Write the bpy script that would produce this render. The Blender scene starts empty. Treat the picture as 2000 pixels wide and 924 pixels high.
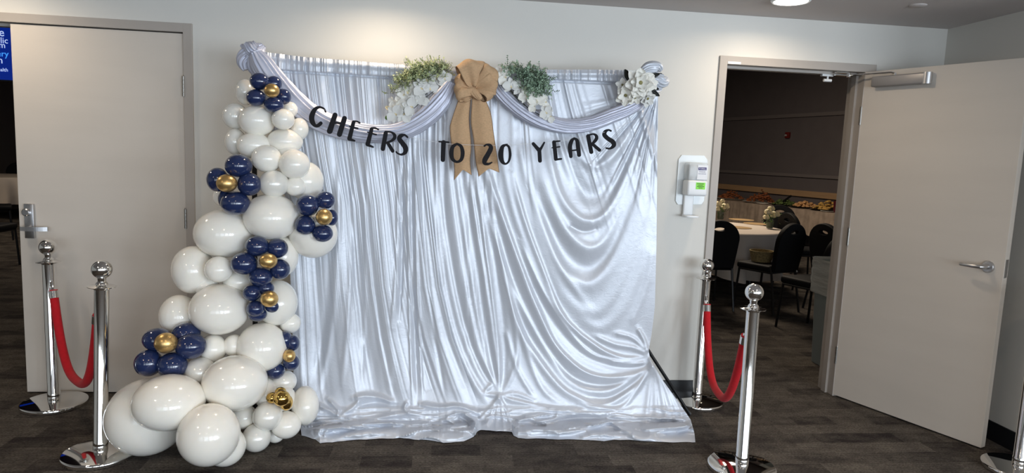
import bpy, bmesh, math, random
import numpy as np
from mathutils import Vector, Matrix
PI = math.pi
scene = bpy.context.scene
C = scene.collection

# ------------------------------------------------------------------ camera
FPX = 1312.61
CAM = Vector((0.0, -4.11877, 1.51641))
RT = Vector((0.9935066, -0.10603973, 0.04123361)); UPV = Vector((-0.0279972, 0.12341322, 0.99196035)); FW = Vector((0.11027598, 0.98667358, -0.11964303))
cd = bpy.data.cameras.new('camera'); cam = bpy.data.objects.new('camera', cd); C.objects.link(cam)
cd.sensor_width = 36.0; cd.sensor_fit = 'HORIZONTAL'; cd.lens = FPX / 2000 * 36.0; cd.clip_start = 0.05; cd.clip_end = 100
m4 = Matrix.Identity(4)
for i in range(3):
    m4[i][0] = RT[i]; m4[i][1] = UPV[i]; m4[i][2] = -FW[i]; m4[i][3] = CAM[i]
cam.matrix_world = m4
scene.camera = cam

def ray(px, py):
    return FW + RT * ((px - 1000) / FPX) - UPV * ((py - 462) / FPX)
def at(px, py, Y):                       # point of the plane y = Y seen at a photo pixel
    d = ray(px, py); return CAM + d * ((Y - CAM.y) / d.y)
def atz(px, py, Z=0.0):                  # point of the level z = Z
    d = ray(px, py); return CAM + d * ((Z - CAM.z) / d.z)
def pxm(Y):                              # metres covered by one photo pixel at depth Y
    return (Y - CAM.y) / FPX

# ------------------------------------------------------------------ world, exposure, lights
w = bpy.data.worlds.new('world'); scene.world = w; w.use_nodes = True
w.node_tree.nodes['Background'].inputs[0].default_value = (0.62, 0.72, 0.85, 1)
w.node_tree.nodes['Background'].inputs[1].default_value = 0.55
scene.view_settings.view_transform = 'Standard'; scene.view_settings.look = 'None'
scene.view_settings.exposure = 0.1; scene.view_settings.gamma = 1.0; scene.view_settings.use_curve_mapping = False

def area(name, loc, direction, sx, sy, power, color, shape='RECTANGLE', spread=180):
    l = bpy.data.lights.new(name, 'AREA'); l.shape = shape; l.size = sx
    if shape in ('RECTANGLE', 'ELLIPSE'): l.size_y = sy
    l.energy = power; l.color = color; l.spread = math.radians(spread)
    o = bpy.data.objects.new(name, l); C.objects.link(o); o.location = loc
    o.rotation_euler = Vector(direction).to_track_quat('-Z', 'Y').to_euler()
    return o
DAY = (0.80, 0.90, 1.0); WARM = (1.0, 0.80, 0.58)
REAR_Y = -8.6
for k in range(5):                       # daylight through the window bays behind the photographer
    area('window_daylight', (-2.3 + k * 2.5, REAR_Y + 0.14, 1.25), (0, 1, 0), 1.95, 2.05, (28, 60, 110, 190, 190)[k], DAY)
LAMPS = [(1.906, -0.454), (-0.35, -0.454), (-2.45, -0.454), (1.9, -3.0), (-0.35, -3.0), (-2.45, -3.0), (1.9, -5.6), (-0.35, -5.6), (-2.45, -5.6)]
CEIL = 2.435

# ------------------------------------------------------------------ materials
def srgb(r, g, b):
    f = lambda c: ((c / 255) / 12.92 if c / 255 <= 0.04045 else (((c / 255) + 0.055) / 1.055) ** 2.4)
    return (f(r), f(g), f(b), 1)
def mat(name, col, rough=0.6, metal=0.0, var=0.0, vscale=6.0, bump=0.0, bscale=60.0, stretch=(1, 1, 1), sss=0.0, coat=0.0, sheen=0.0, aniso=0.0, emis=0.0, trans=0.0, alpha=1.0, ior=1.45, spec=0.5):
    m = bpy.data.materials.new(name); m.use_nodes = True; nt = m.node_tree; N = nt.nodes; L = nt.links
    p = N['Principled BSDF']; I = p.inputs
    I['Base Color'].default_value = col; I['Roughness'].default_value = rough; I['Metallic'].default_value = metal
    I['IOR'].default_value = ior; I['Specular IOR Level'].default_value = spec
    tc = N.new('ShaderNodeTexCoord'); mp = N.new('ShaderNodeMapping'); mp.inputs['Scale'].default_value = stretch
    L.new(tc.outputs['Object'], mp.inputs['Vector'])
    if var > 0:
        n = N.new('ShaderNodeTexNoise'); n.inputs['Scale'].default_value = vscale; n.inputs['Detail'].default_value = 4
        L.new(mp.outputs[0], n.inputs['Vector'])
        r = N.new('ShaderNodeMapRange'); r.inputs['From Min'].default_value = 0.3; r.inputs['From Max'].default_value = 0.7
        r.inputs['To Min'].default_value = 1 - var; r.inputs['To Max'].default_value = 1 + var
        L.new(n.outputs['Fac'], r.inputs['Value'])
        x = N.new('ShaderNodeVectorMath'); x.operation = 'SCALE'; x.inputs[0].default_value = col[:3]
        L.new(r.outputs[0], x.inputs['Scale']); L.new(x.outputs[0], I['Base Color'])
    if bump > 0:
        n2 = N.new('ShaderNodeTexNoise'); n2.inputs['Scale'].default_value = bscale; n2.inputs['Detail'].default_value = 3
        L.new(mp.outputs[0], n2.inputs['Vector'])
        b = N.new('ShaderNodeBump'); b.inputs['Strength'].default_value = bump; b.inputs['Distance'].default_value = 0.01
        L.new(n2.outputs['Fac'], b.inputs['Height']); L.new(b.outputs[0], I['Normal'])
    I['Subsurface Weight'].default_value = sss
    if sss: I['Subsurface Radius'].default_value = (0.03, 0.025, 0.02); I['Subsurface Scale'].default_value = 0.6
    I['Coat Weight'].default_value = coat; I['Coat Roughness'].default_value = 0.05
    I['Sheen Weight'].default_value = sheen; I['Anisotropic'].default_value = aniso
    I['Transmission Weight'].default_value = trans; I['Alpha'].default_value = alpha
    if emis: I['Emission Color'].default_value = col; I['Emission Strength'].default_value = emis
    return m
M = {}
M['wall'] = mat('painted_wall', srgb(216, 214, 208), 0.75, var=0.012, vscale=1.5, bump=0.05, bscale=300)
M['ceiling'] = mat('ceiling_paint', srgb(202, 196, 194), 0.85, bump=0.05, bscale=200)
M['frame'] = mat('door_frame_paint', srgb(172, 165, 158), 0.5, var=0.02)
M['door'] = mat('door_paint', srgb(205, 197, 187), 0.55, var=0.025, vscale=2.5, bump=0.04, bscale=120, stretch=(0.4, 0.4, 3))
M['base'] = mat('black_vinyl_base', srgb(24, 26, 30), 0.45)
M['chrome'] = mat('chrome', (0.82, 0.81, 0.79, 1), 0.06, 1.0)
M['steel'] = mat('brushed_steel', (0.55, 0.55, 0.56, 1), 0.32, 1.0, bump=0.03, bscale=40, stretch=(1, 1, 12))
M['darksteel'] = mat('worn_hinge_steel', (0.33, 0.32, 0.30, 1), 0.4, 1.0)
M['closer'] = mat('closer_metal_paint', srgb(150, 147, 146), 0.4, 0.35)
M['velvet'] = mat('red_velvet', srgb(188, 8, 26), 0.85, sheen=0.08, bump=0.15, bscale=400, var=0.08, vscale=60)
M['cream'] = mat('cream_balloon', srgb(250, 246, 237), 0.14, sss=0.25, coat=0.4, var=0.01, vscale=4)
M['pearl'] = mat('pearl_balloon', srgb(238, 236, 229), 0.22, metal=0.08, sss=0.2, coat=0.6)
M['navy'] = mat('navy_balloon', srgb(34, 48, 88), 0.13, coat=0.8)
M['gold'] = mat('chrome_gold_balloon', srgb(222, 186, 124), 0.34, 0.9)
M['goldmirror'] = mat('mirror_gold_balloon', srgb(214, 176, 100), 0.07, 1.0)
M['black'] = mat('black_powder_coat', srgb(14, 14, 16), 0.45)
M['card'] = mat('black_glitter_card', srgb(22, 21, 27), 0.75, bump=0.4, bscale=900, var=0.35, vscale=700)
M['thread'] = mat('white_thread', srgb(225, 225, 228), 0.7)
M['burlap'] = mat('burlap', srgb(216, 178, 138), 0.9, var=0.10, vscale=90, bump=0.5, bscale=500, stretch=(1, 1, 3))
M['burlap_edge'] = mat('burlap_stitched_edge', srgb(112, 84, 62), 0.9)
M['petal'] = mat('white_silk_petal', srgb(238, 236, 228), 0.6, sss=0.15, bump=0.12, bscale=80)
M['petal_grey'] = mat('white_silk_petal_cool', srgb(222, 222, 218), 0.6, bump=0.12, bscale=80)
M['lip'] = mat('orchid_lip', srgb(232, 216, 172), 0.6)
M['leaf1'] = mat('leaf_olive', srgb(170, 180, 134), 0.6, var=0.35, vscale=30)
M['leaf2'] = mat('leaf_grey_green', srgb(148, 172, 148), 0.6, var=0.35, vscale=30)
M['darkleaf'] = mat('magnolia_leaf_dark', srgb(26, 30, 27), 0.4)
M['stem'] = mat('dark_stem', srgb(50, 52, 40), 0.6)
M['bud'] = mat('green_bud', srgb(84, 120, 52), 0.5)
M['pistil'] = mat('flower_centre', srgb(128, 122, 78), 0.6, var=0.4, vscale=200)
M['plastic'] = mat('white_plastic', srgb(233, 235, 236), 0.35)
M['backplate'] = mat('clear_white_acrylic_plate', srgb(226, 232, 234), 0.2, alpha=0.75)
M['clear'] = mat('clear_plastic', srgb(225, 230, 232), 0.08, alpha=0.45)
M['green'] = mat('lime_sticker', srgb(148, 236, 88), 0.6)
M['paper'] = mat('white_paper', srgb(238, 239, 242), 0.7)
M['ink'] = mat('black_ink', srgb(28, 34, 30), 0.7)
M['purple'] = mat('purple_ink', srgb(66, 52, 120), 0.6)
M['lamp'] = mat('lamp_diffuser', (1, 0.9, 0.78, 1), 0.5, emis=14.0)
M['screen'] = mat('screen_blue', srgb(10, 44, 150), 0.4, emis=0.55)
M['screen_text'] = mat('screen_text', srgb(190, 210, 240), 0.4, emis=0.9)
M['screen_cyan'] = mat('screen_text_cyan', srgb(70, 160, 245), 0.4, emis=0.9)
M['darkwall'] = mat('charcoal_wall', srgb(104, 98, 100), 0.8, var=0.05, vscale=3, bump=0.1, bscale=60)
M['darktrim'] = mat('charcoal_trim', srgb(122, 116, 116), 0.6)
M['rail'] = mat('wood_chair_rail', srgb(178, 146, 112), 0.55, var=0.08, vscale=10, stretch=(0.3, 0.3, 4))
M['chair'] = mat('black_vinyl_upholstery', srgb(10, 11, 15), 0.65, spec=0.3)
M['chairframe'] = mat('black_chair_frame', srgb(26, 25, 26), 0.35, 0.3)
M['cloth_t'] = mat('ivory_tablecloth', srgb(214, 202, 190), 0.7)
M['cloth_b'] = mat('damask_buffet_cloth', srgb(178, 160, 144), 0.6, var=0.22, vscale=7)
M['bin'] = mat('grey_bin_plastic', srgb(128, 138, 140), 0.5)
M['liner'] = mat('clear_bin_liner', srgb(206, 210, 208), 0.25, alpha=0.62, bump=0.8, bscale=18, stretch=(0.5, 0.5, 3))
M['glass'] = mat('vase_glass', srgb(120, 128, 116), 0.05, alpha=0.4)
M['water'] = mat('vase_water_stems', srgb(120, 128, 92), 0.1)
M['rose'] = mat('cream_rose', srgb(236, 226, 190), 0.6)
M['wicker'] = mat('wicker', srgb(150, 132, 92), 0.8, var=0.4, vscale=60, bump=0.6, bscale=80)
M['tray'] = mat('black_tray', srgb(22, 20, 20), 0.25)
M['plate'] = mat('white_plate', srgb(225, 222, 215), 0.3)
M['food_red'] = mat('browned_food', srgb(150, 88, 52), 0.6, var=0.4, vscale=25)
M['food_yel'] = mat('yellow_food', srgb(216, 172, 92), 0.6, var=0.3, vscale=25)
M['food_orange'] = mat('orange_food', srgb(226, 176, 122), 0.6, var=0.3, vscale=25)
M['salad'] = mat('salad_green', srgb(92, 110, 60), 0.6, var=0.4, vscale=25)
M['placemat'] = mat('gold_placemat', srgb(178, 148, 106), 0.6)
M['redsign'] = mat('red_alarm_plastic', srgb(112, 30, 26), 0.4)
M['label'] = mat('red_drink', srgb(96, 34, 44), 0.15, alpha=0.8)
M['grout'] = mat('window_frame_metal', srgb(70, 72, 76), 0.4)

def silver_cloth(name, col, bstr):
    m = mat(name, col, 0.43, 0.28, sheen=0.1)
    nt = m.node_tree; N = nt.nodes; L = nt.links; p = N['Principled BSDF']
    tc = N.new('ShaderNodeTexCoord')
    mp = N.new('ShaderNodeMapping'); mp.inputs['Scale'].default_value = (18, 18, 30); L.new(tc.outputs['Object'], mp.inputs[0])
    n1 = N.new('ShaderNodeTexNoise'); n1.inputs['Scale'].default_value = 1.6; n1.inputs['Detail'].default_value = 5; n1.inputs['Distortion'].default_value = 1.4
    L.new(mp.outputs[0], n1.inputs['Vector'])
    n2 = N.new('ShaderNodeTexNoise'); n2.inputs['Scale'].default_value = 85; n2.inputs['Detail'].default_value = 3; n2.inputs['Distortion'].default_value = 2.0
    L.new(tc.outputs['Object'], n2.inputs['Vector'])
    b1 = N.new('ShaderNodeBump'); b1.inputs['Strength'].default_value = bstr; b1.inputs['Distance'].default_value = 0.0022
    b2 = N.new('ShaderNodeBump'); b2.inputs['Strength'].default_value = bstr * 0.55; b2.inputs['Distance'].default_value = 0.0016
    L.new(n1.outputs['Fac'], b1.inputs['Height']); L.new(n2.outputs['Fac'], b2.inputs['Height'])
    L.new(b1.outputs[0], b2.inputs['Normal']); L.new(b2.outputs[0], p.inputs['Normal'])
    return m
M['satin'] = silver_cloth('silver_satin', srgb(209, 214, 223), 0.36)
M['scarf'] = silver_cloth('silver_satin_scarf', srgb(200, 203, 219), 0.15)

def carpet_mat():
    m = mat('carpet_tiles', srgb(60, 52, 48), 0.95); nt = m.node_tree; N = nt.nodes; L = nt.links; p = N['Principled BSDF']
    p.inputs['Specular IOR Level'].default_value = 0.15
    tc = N.new('ShaderNodeTexCoord')
    def noise(scale, sc, det=4):
        mp = N.new('ShaderNodeMapping'); mp.inputs['Scale'].default_value = sc; L.new(tc.outputs['Object'], mp.inputs[0])
        n = N.new('ShaderNodeTexNoise'); n.inputs['Scale'].default_value = scale; n.inputs['Detail'].default_value = det; L.new(mp.outputs[0], n.inputs['Vector']); return n.outputs['Fac']
    br = N.new('ShaderNodeTexBrick'); br.inputs['Scale'].default_value = 1.0; br.inputs['Brick Width'].default_value = 0.25; br.inputs['Row Height'].default_value = 0.125; br.offset = 0.37
    br.inputs['Mortar Size'].default_value = 0.0; br.inputs['Color1'].default_value = srgb(40, 36, 36); br.inputs['Color2'].default_value = srgb(92, 86, 79)
    L.new(tc.outputs['Object'], br.inputs['Vector'])
    big = noise(1.0, (7.0, 13.0, 1)); ramp = N.new('ShaderNodeValToRGB')
    ramp.color_ramp.elements[0].position = 0.35; ramp.color_ramp.elements[0].color = srgb(40, 35, 34)
    ramp.color_ramp.elements[1].position = 0.68; ramp.color_ramp.elements[1].color = srgb(92, 86, 78)
    L.new(big, ramp.inputs[0])
    mx = N.new('ShaderNodeMixRGB'); mx.inputs[0].default_value = 0.42; L.new(br.outputs['Color'], mx.inputs[1]); L.new(ramp.outputs[0], mx.inputs[2])
    # thin loop-pile lines that run along the wall
    mp = N.new('ShaderNodeMapping'); mp.inputs['Scale'].default_value = (0, 1, 0); L.new(tc.outputs['Object'], mp.inputs[0])
    wv = N.new('ShaderNodeTexWave'); wv.bands_direction = 'Y'; wv.inputs['Scale'].default_value = 25; wv.inputs['Distortion'].default_value = 0.0
    L.new(mp.outputs[0], wv.inputs['Vector'])
    fine = noise(1.0, (85, 230, 1), 2)
    fine2 = noise(1.0, (28, 60, 1), 2)
    a = N.new('ShaderNodeMath'); a.operation = 'MULTIPLY'; L.new(wv.outputs['Fac'], a.inputs[0]); L.new(fine2, a.inputs[1])
    a2 = N.new('ShaderNodeMath'); a2.operation = 'MULTIPLY'; a2.inputs[1].default_value = 0.6; L.new(a.outputs[0], a2.inputs[0])
    b = N.new('ShaderNodeMath'); b.operation = 'ADD'; L.new(a2.outputs[0], b.inputs[0]); L.new(fine, b.inputs[1])
    r = N.new('ShaderNodeMapRange'); r.inputs['From Min'].default_value = 0.35; r.inputs['From Max'].default_value = 0.95; r.inputs['To Min'].default_value = 0.3; r.inputs['To Max'].default_value = 2.35
    L.new(b.outputs[0], r.inputs['Value'])
    s = N.new('ShaderNodeVectorMath'); s.operation = 'SCALE'; L.new(mx.outputs[0], s.inputs[0]); L.new(r.outputs[0], s.inputs['Scale']); L.new(s.outputs[0], p.inputs['Base Color'])
    bp = N.new('ShaderNodeBump'); bp.inputs['Strength'].default_value = 0.8; bp.inputs['Distance'].default_value = 0.006
    L.new(b.outputs[0], bp.inputs['Height']); L.new(bp.outputs[0], p.inputs['Normal'])
    return m
M['carpet'] = carpet_mat()

# ------------------------------------------------------------------ object helpers
WLOC = {}
def mesh_obj(name, data, m, parent=None, smooth=True, loc=None, sharp=40):
    """data = bmesh or (verts, faces); parts keep world coordinates relative to their parent"""
    if isinstance(data, bmesh.types.BMesh):
        me = bpy.data.meshes.new(name); data.normal_update(); data.to_mesh(me); data.free()
    elif isinstance(data, bpy.types.Mesh):
        me = data; me.name = name
    else:
        me = bpy.data.meshes.new(name); me.from_pydata([tuple(v) for v in data[0]], [], [tuple(f) for f in data[1]])
    n = len(me.vertices); co = np.empty(n * 3); me.vertices.foreach_get('co', co); co = co.reshape(-1, 3)
    if parent is not None: base = np.array(WLOC[parent.name])
    elif loc is not None: base = np.array(loc, float)
    else: base = np.array([(co[:, 0].min() + co[:, 0].max()) / 2, (co[:, 1].min() + co[:, 1].max()) / 2, co[:, 2].min()])
    me.vertices.foreach_set('co', (co - base).ravel()); me.update()
    if smooth:
        me.shade_smooth()
        if sharp: me.set_sharp_from_angle(angle=math.radians(sharp))
    me.materials.clear(); me.materials.append(M[m])
    o = bpy.data.objects.new(name, me); C.objects.link(o)
    if parent is not None: o.parent = parent
    else: o.location = base
    WLOC[o.name] = tuple(base)
    return o
def tag(o, label=None, cat=None, group=None, kind=None):
    if label: o['label'] = label
    if cat: o['category'] = cat
    if group: o['group'] = group
    if kind: o['kind'] = kind
    return o
def thing(name, loc, label, cat, group=None, kind=None):
    o = bpy.data.objects.new(name, None); C.objects.link(o); o.location = loc; o.empty_display_size = 0.05
    WLOC[o.name] = tuple(loc)
    return tag(o, label, cat, group, kind)
def bx(x0, x1, y0, y1, z0, z1, bevel=0.0, bm=None, seg=2):
    own = bm is None
    b = bmesh.new()
    r = bmesh.ops.create_cube(b, size=1.0)
    for v in b.verts:
        v.co = Vector(((x0 + x1) / 2 + v.co.x * (x1 - x0), (y0 + y1) / 2 + v.co.y * (y1 - y0), (z0 + z1) / 2 + v.co.z * (z1 - z0)))
    if bevel > 0: bmesh.ops.bevel(b, geom=list(b.edges), offset=bevel, segments=seg, affect='EDGES', profile=0.5)
    if own: return b
    return merge(bm, b)
def merge(a, b, mtx=None):
    vm = {}
    for v in b.verts: vm[v] = a.verts.new(mtx @ v.co if mtx else v.co)
    for f in b.faces:
        try: a.faces.new([vm[v] for v in f.verts])
        except ValueError: pass
    b.free(); return a
def xf(b, mtx):
    for v in b.verts: v.co = mtx @ v.co
    return b
def tube(path, r, seg=12, bm=None, caps=True):
    bm = bm or bmesh.new(); P = [Vector(p) for p in path]; n = len(P)
    R = r if isinstance(r, (list, tuple)) else [r] * n
    t0 = (P[1] - P[0]).normalized(); ref = Vector((0, 0, 1)) if abs(t0.z) < 0.9 else Vector((1, 0, 0))
    u = t0.cross(ref).normalized(); rings = []
    for i in range(n):
        t = ((P[min(i + 1, n - 1)] - P[max(i - 1, 0)])).normalized()
        u = (u - t * u.dot(t)).normalized(); v = t.cross(u)
        rings.append([bm.verts.new(P[i] + (u * math.cos(a) + v * math.sin(a)) * R[i]) for a in [2 * PI * k / seg for k in range(seg)]])
    for i in range(n - 1):
        for k in range(seg):
            bm.faces.new([rings[i][k], rings[i][(k + 1) % seg], rings[i + 1][(k + 1) % seg], rings[i + 1][k]])
    if caps: bm.faces.new(rings[0][::-1]); bm.faces.new(rings[-1])
    return bm
def lathe(profile, cx, cy, seg=40, bm=None, cz=0.0):
    bm = bm or bmesh.new(); rings = []
    for (r, z) in profile:
        if r < 1e-5: rings.append([bm.verts.new((cx, cy, cz + z))])
        else: rings.append([bm.verts.new((cx + r * math.cos(2 * PI * k / seg), cy + r * math.sin(2 * PI * k / seg), cz + z)) for k in range(seg)])
    for a, b in zip(rings[:-1], rings[1:]):
        for k in range(seg):
            if len(a) == 1 and len(b) == 1: continue
            if len(a) == 1: bm.faces.new([a[0], b[(k + 1) % seg], b[k]])
            elif len(b) == 1: bm.faces.new([a[k], a[(k + 1) % seg], b[0]])
            else: bm.faces.new([a[k], a[(k + 1) % seg], b[(k + 1) % seg], b[k]])
    return bm
def ellipsoid(c, rx, ry, rz, bm=None, u=16, v=10):
    b = bmesh.new(); bmesh.ops.create_uvsphere(b, u_segments=u, v_segments=v, radius=1)
    for p in b.verts: p.co = Vector((c[0] + p.co.x * rx, c[1] + p.co.y * ry, c[2] + p.co.z * rz))
    return merge(bm, b) if bm is not None else b
def spline(pts, n):
    """Catmull-Rom through pts (any dimension), n samples"""
    P = np.array(pts, float)
    if len(P) == 2: return [tuple(P[0] * (1 - k / (n - 1)) + P[1] * (k / (n - 1))) for k in range(n)]
    d = np.r_[0, np.cumsum(np.linalg.norm(np.diff(P[:, :2], axis=0), axis=1) + 1e-9)]
    Pe = np.vstack([2 * P[0] - P[1], P, 2 * P[-1] - P[-2]]); out = []
    for s in np.linspace(0, d[-1], n):
        i = min(max(int(np.searchsorted(d, s) - 1), 0), len(P) - 2); t = (s - d[i]) / (d[i + 1] - d[i])
        p0, p1, p2, p3 = Pe[i], Pe[i + 1], Pe[i + 2], Pe[i + 3]
        out.append(tuple(0.5 * (2 * p1 + (p2 - p0) * t + (2 * p0 - 5 * p1 + 4 * p2 - p3) * t * t + (3 * p1 - p0 - 3 * p2 + p3) * t ** 3)))
    return out
def prism2d(outlines, depth, bevel=0.0, res=2):
    """filled 2D outlines (first outer, rest holes) in x,y, extruded along z by depth"""
    cu = bpy.data.curves.new('tmp', 'CURVE'); cu.dimensions = '2D'; cu.fill_mode = 'BOTH'; cu.extrude = depth / 2; cu.bevel_depth = bevel; cu.bevel_resolution = res
    for o in outlines:
        s = cu.splines.new('POLY'); s.points.add(len(o) - 1)
        for p, q in zip(s.points, o): p.co = (q[0], q[1], 0, 1)
        s.use_cyclic_u = True
    return curve_to_bm(cu)
def curve_to_bm(cu):
    ob = bpy.data.objects.new('tmp', cu); C.objects.link(ob)
    bpy.context.view_layer.update()
    me = bpy.data.meshes.new_from_object(ob.evaluated_get(bpy.context.evaluated_depsgraph_get()))
    bpy.data.objects.remove(ob); b = bmesh.new(); b.from_mesh(me); bpy.data.meshes.remove(me); bpy.data.curves.remove(cu)
    return b
def text_bm(s, size, extrude=0.0004, align='LEFT'):
    cu = bpy.data.curves.new('tmp', 'FONT'); cu.body = s; cu.size = size; cu.extrude = extrude; cu.align_x = align; cu.resolution_u = 2
    return curve_to_bm(cu)
FACE_CAM = Matrix(((1, 0, 0, 0), (0, 0, 1, 0), (0, 1, 0, 0), (0, 0, 0, 1)))     # x,y drawing plane -> x,z upright
def upright(b, loc, rz=0.0, tilt=0.0):
    # local x,y -> world x,z ; facing -y
    return xf(b, Matrix.Translation(loc) @ Matrix.Rotation(rz, 4, 'Z') @ Matrix.Rotation(PI / 2, 4, 'X') @ Matrix.Rotation(tilt, 4, 'Z'))
rng = random.Random(7)
def rrect(x0, x1, y0, y1, r, n=6):
    out = []
    for (cx, cy, a0) in ((x1 - r, y1 - r, 0), (x0 + r, y1 - r, 90), (x0 + r, y0 + r, 180), (x1 - r, y0 + r, 270)):
        for k in range(n + 1):
            a = math.radians(a0 + 90 * k / n); out.append((cx + r * math.cos(a), cy + r * math.sin(a)))
    return out

# ------------------------------------------------------------------ the setting
H = 2.134
LX0, LX1 = -3.36, -1.469            # double-door opening on the left
RX0, RX1 = 1.759, 2.672             # single-door opening on the right
CORNER = 3.215; WT = 0.15
def struct(name, bm, m, smooth=False, **k): return tag(mesh_obj(name, bm, m, smooth=smooth, **k), kind='structure')
struct('floor', bx(-11.2, 9.5, REAR_Y - 0.15, 17.5, -0.1, 0.0), 'carpet', loc=(0, 0, 0))
struct('ceiling', bx(-6.5, 9.2, REAR_Y - 0.15, WT, CEIL, CEIL + 0.12), 'ceiling')
F = 0.05
b = bx(-6.5, LX0 - F + .01, 0, WT, 0, CEIL)
bx(LX0 - F + .01, LX1 + F - .01, 0, WT, H + F - .01, CEIL, bm=b)
bx(LX1 + F - .01, RX0 - F + .01, 0, WT, 0, CEIL, bm=b)
bx(RX0 - F + .01, RX1 + F - .01, 0, WT, H + F - .01, CEIL, bm=b)
bx(RX1 + F - .01, CORNER + .15, 0, WT, 0, CEIL, bm=b)
struct('wall_back', b, 'wall')
struct('wall_right', bx(CORNER, CORNER + .2, -1.75, -0.0005, 0, CEIL), 'wall')
struct('wall_return', bx(CORNER + .2, 9.2, -1.75, -1.6, 0, CEIL), 'wall')
struct('wall_lobby_end', bx(9.05, 9.2, REAR_Y, -1.75, 0, CEIL), 'wall')
struct('wall_left', bx(-6.5, -6.35, REAR_Y, -0.0005, 0, CEIL), 'wall')
# rear wall of the lobby with its window bays (behind the photographer)
b = bx(-6.35, 9.05, REAR_Y - .15, REAR_Y, 0, 0.2); bx(-6.35, 9.05, REAR_Y - .15, REAR_Y, 2.3, CEIL, bm=b)
for x0, x1 in ((-6.35, -3.3), (-1.3, -.8), (1.2, 1.7), (3.7, 4.2), (6.2, 6.7), (8.7, 9.05)): bx(x0, x1, REAR_Y - .15, REAR_Y, 0.2, 2.3, bm=b)
struct('wall_rear', b, 'wall')
for x0, x1 in ((-6.35, LX0 - F), (LX1 + F, RX0 - F), (RX1 + F, CORNER)):
    struct('baseboard_back', bx(x0, x1, -0.012, -0.0002, 0.0, 0.10, 0.003), 'base')
struct('baseboard_right', bx(CORNER - .012, CORNER - .0002, -1.75, -0.013, 0.0, 0.11, 0.003), 'base')
for i, (x0, x1, fr) in enumerate(((LX0, LX1, 0.05), (RX0, RX1, 0.075))):
    b = bx(x0 - F, x0, -0.014, WT + .014, 0, H + F, 0.002)
    bx(x1, x1 + fr, -0.014, WT + .014, 0, H + F, 0.002, bm=b)
    bx(x0 - F + .002, x1 + fr - .002, -0.0135, WT + .0135, H, H + F, 0.002, bm=b)
    bx(x0, x0 + .016, 0.05, 0.10, 0, H, bm=b); bx(x1 - .016, x1, 0.05, 0.10, 0, H, bm=b); bx(x0, x1, 0.05, 0.10, H - .016, H, bm=b)   # door stops
    o = struct('trim_%d' % (i + 1), b, 'frame')
    o['label'] = ('greige steel frame of the left double doorway', 'greige steel frame of the right doorway with the open door')[i]
    if i == 1:
        tag(mesh_obj('label_strip', bx(RX0 + .002, RX0 + .085, -0.0155, -0.0142, H + .003, H + .017), 'paper', o), 'small white label strip on the frame head')

def hinge(parent, x, z, y=-0.012, hh=0.115, r=0.0085):
    b = bmesh.new()
    for k in range(5):
        z0 = z - hh / 2 + k * hh / 5
        lathe([(0, .0005), (r, .0005), (r, hh / 5 - .001), (0, hh / 5 - .001)], x, y, 12, b, z0)
    lathe([(0, hh), (r * .8, hh), (r * .6, hh + .006), (0, hh + .007)], x, y, 12, b, z - hh / 2)
    mesh_obj('hinge', b, 'darksteel', parent)

# closed left leaf (door_1)
d1 = thing('door_1', (LX1, 0, 0), 'closed plain greige door with lever handle, on the left', None, kind='structure')
mesh_obj('door_leaf', bx(-2.389, LX1 - .004, 0.002, 0.045, 0.008, H - .006, 0.0015), 'door', d1, smooth=False)
hinge(d1, LX1 - .001, at(358, 169, 0).z); hinge(d1, LX1 - .001, at(365, 427, 0).z); hinge(d1, LX1 - .001, 0.28)
pz = at(60, 432, 0).z; px_ = at(60, 432, 0).x
hp = mesh_obj('handle_plate', bx(px_ - .026, px_ + .026, -0.018, 0.002, at(60, 465, 0).z, at(60, 398, 0).z, 0.004), 'steel', d1)
b = lathe([(0, 0), (.021, 0), (.021, .014), (.017, .018), (0, .018)], 0, 0, 24); xf(b, Matrix.Translation((at(56, 414, 0).x, -0.018, at(56, 414, 0).z)) @ Matrix.Rotation(PI / 2, 4, 'X'))
mesh_obj('lock_cylinder', b, 'steel', hp)
hz = at(60, 445, 0).z
b = tube([(px_, -0.015, hz), (px_, -0.06, hz)], 0.012, 14)
pth = spline([(px_ - .028, -0.056), (px_, -0.064), (px_ + .05, -0.062), (px_ + .085, -0.055), (px_ + .112, -0.045)], 14)
for i in range(len(pth) - 1):
    (xa, ya), (xb, yb) = pth[i], pth[i + 1]
    bm2 = bmesh.new(); vs = [bm2.verts.new(c) for c in ((xa, ya, hz - .012), (xb, yb, hz - .012), (xb, yb, hz + .012), (xa, ya, hz + .012), (xa, ya + .012, hz - .012), (xb, yb + .012, hz - .012), (xb, yb + .012, hz + .012), (xa, ya + .012, hz + .012))]
    for f in ((0, 1, 2, 3), (5, 4, 7, 6), (3, 2, 6, 7), (1, 0, 4, 5), (0, 3, 7, 4), (2, 1, 5, 6)): bm2.faces.new([vs[k] for k in f])
    merge(b, bm2)
mesh_obj('lever', b, 'steel', hp, smooth=False)

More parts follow.
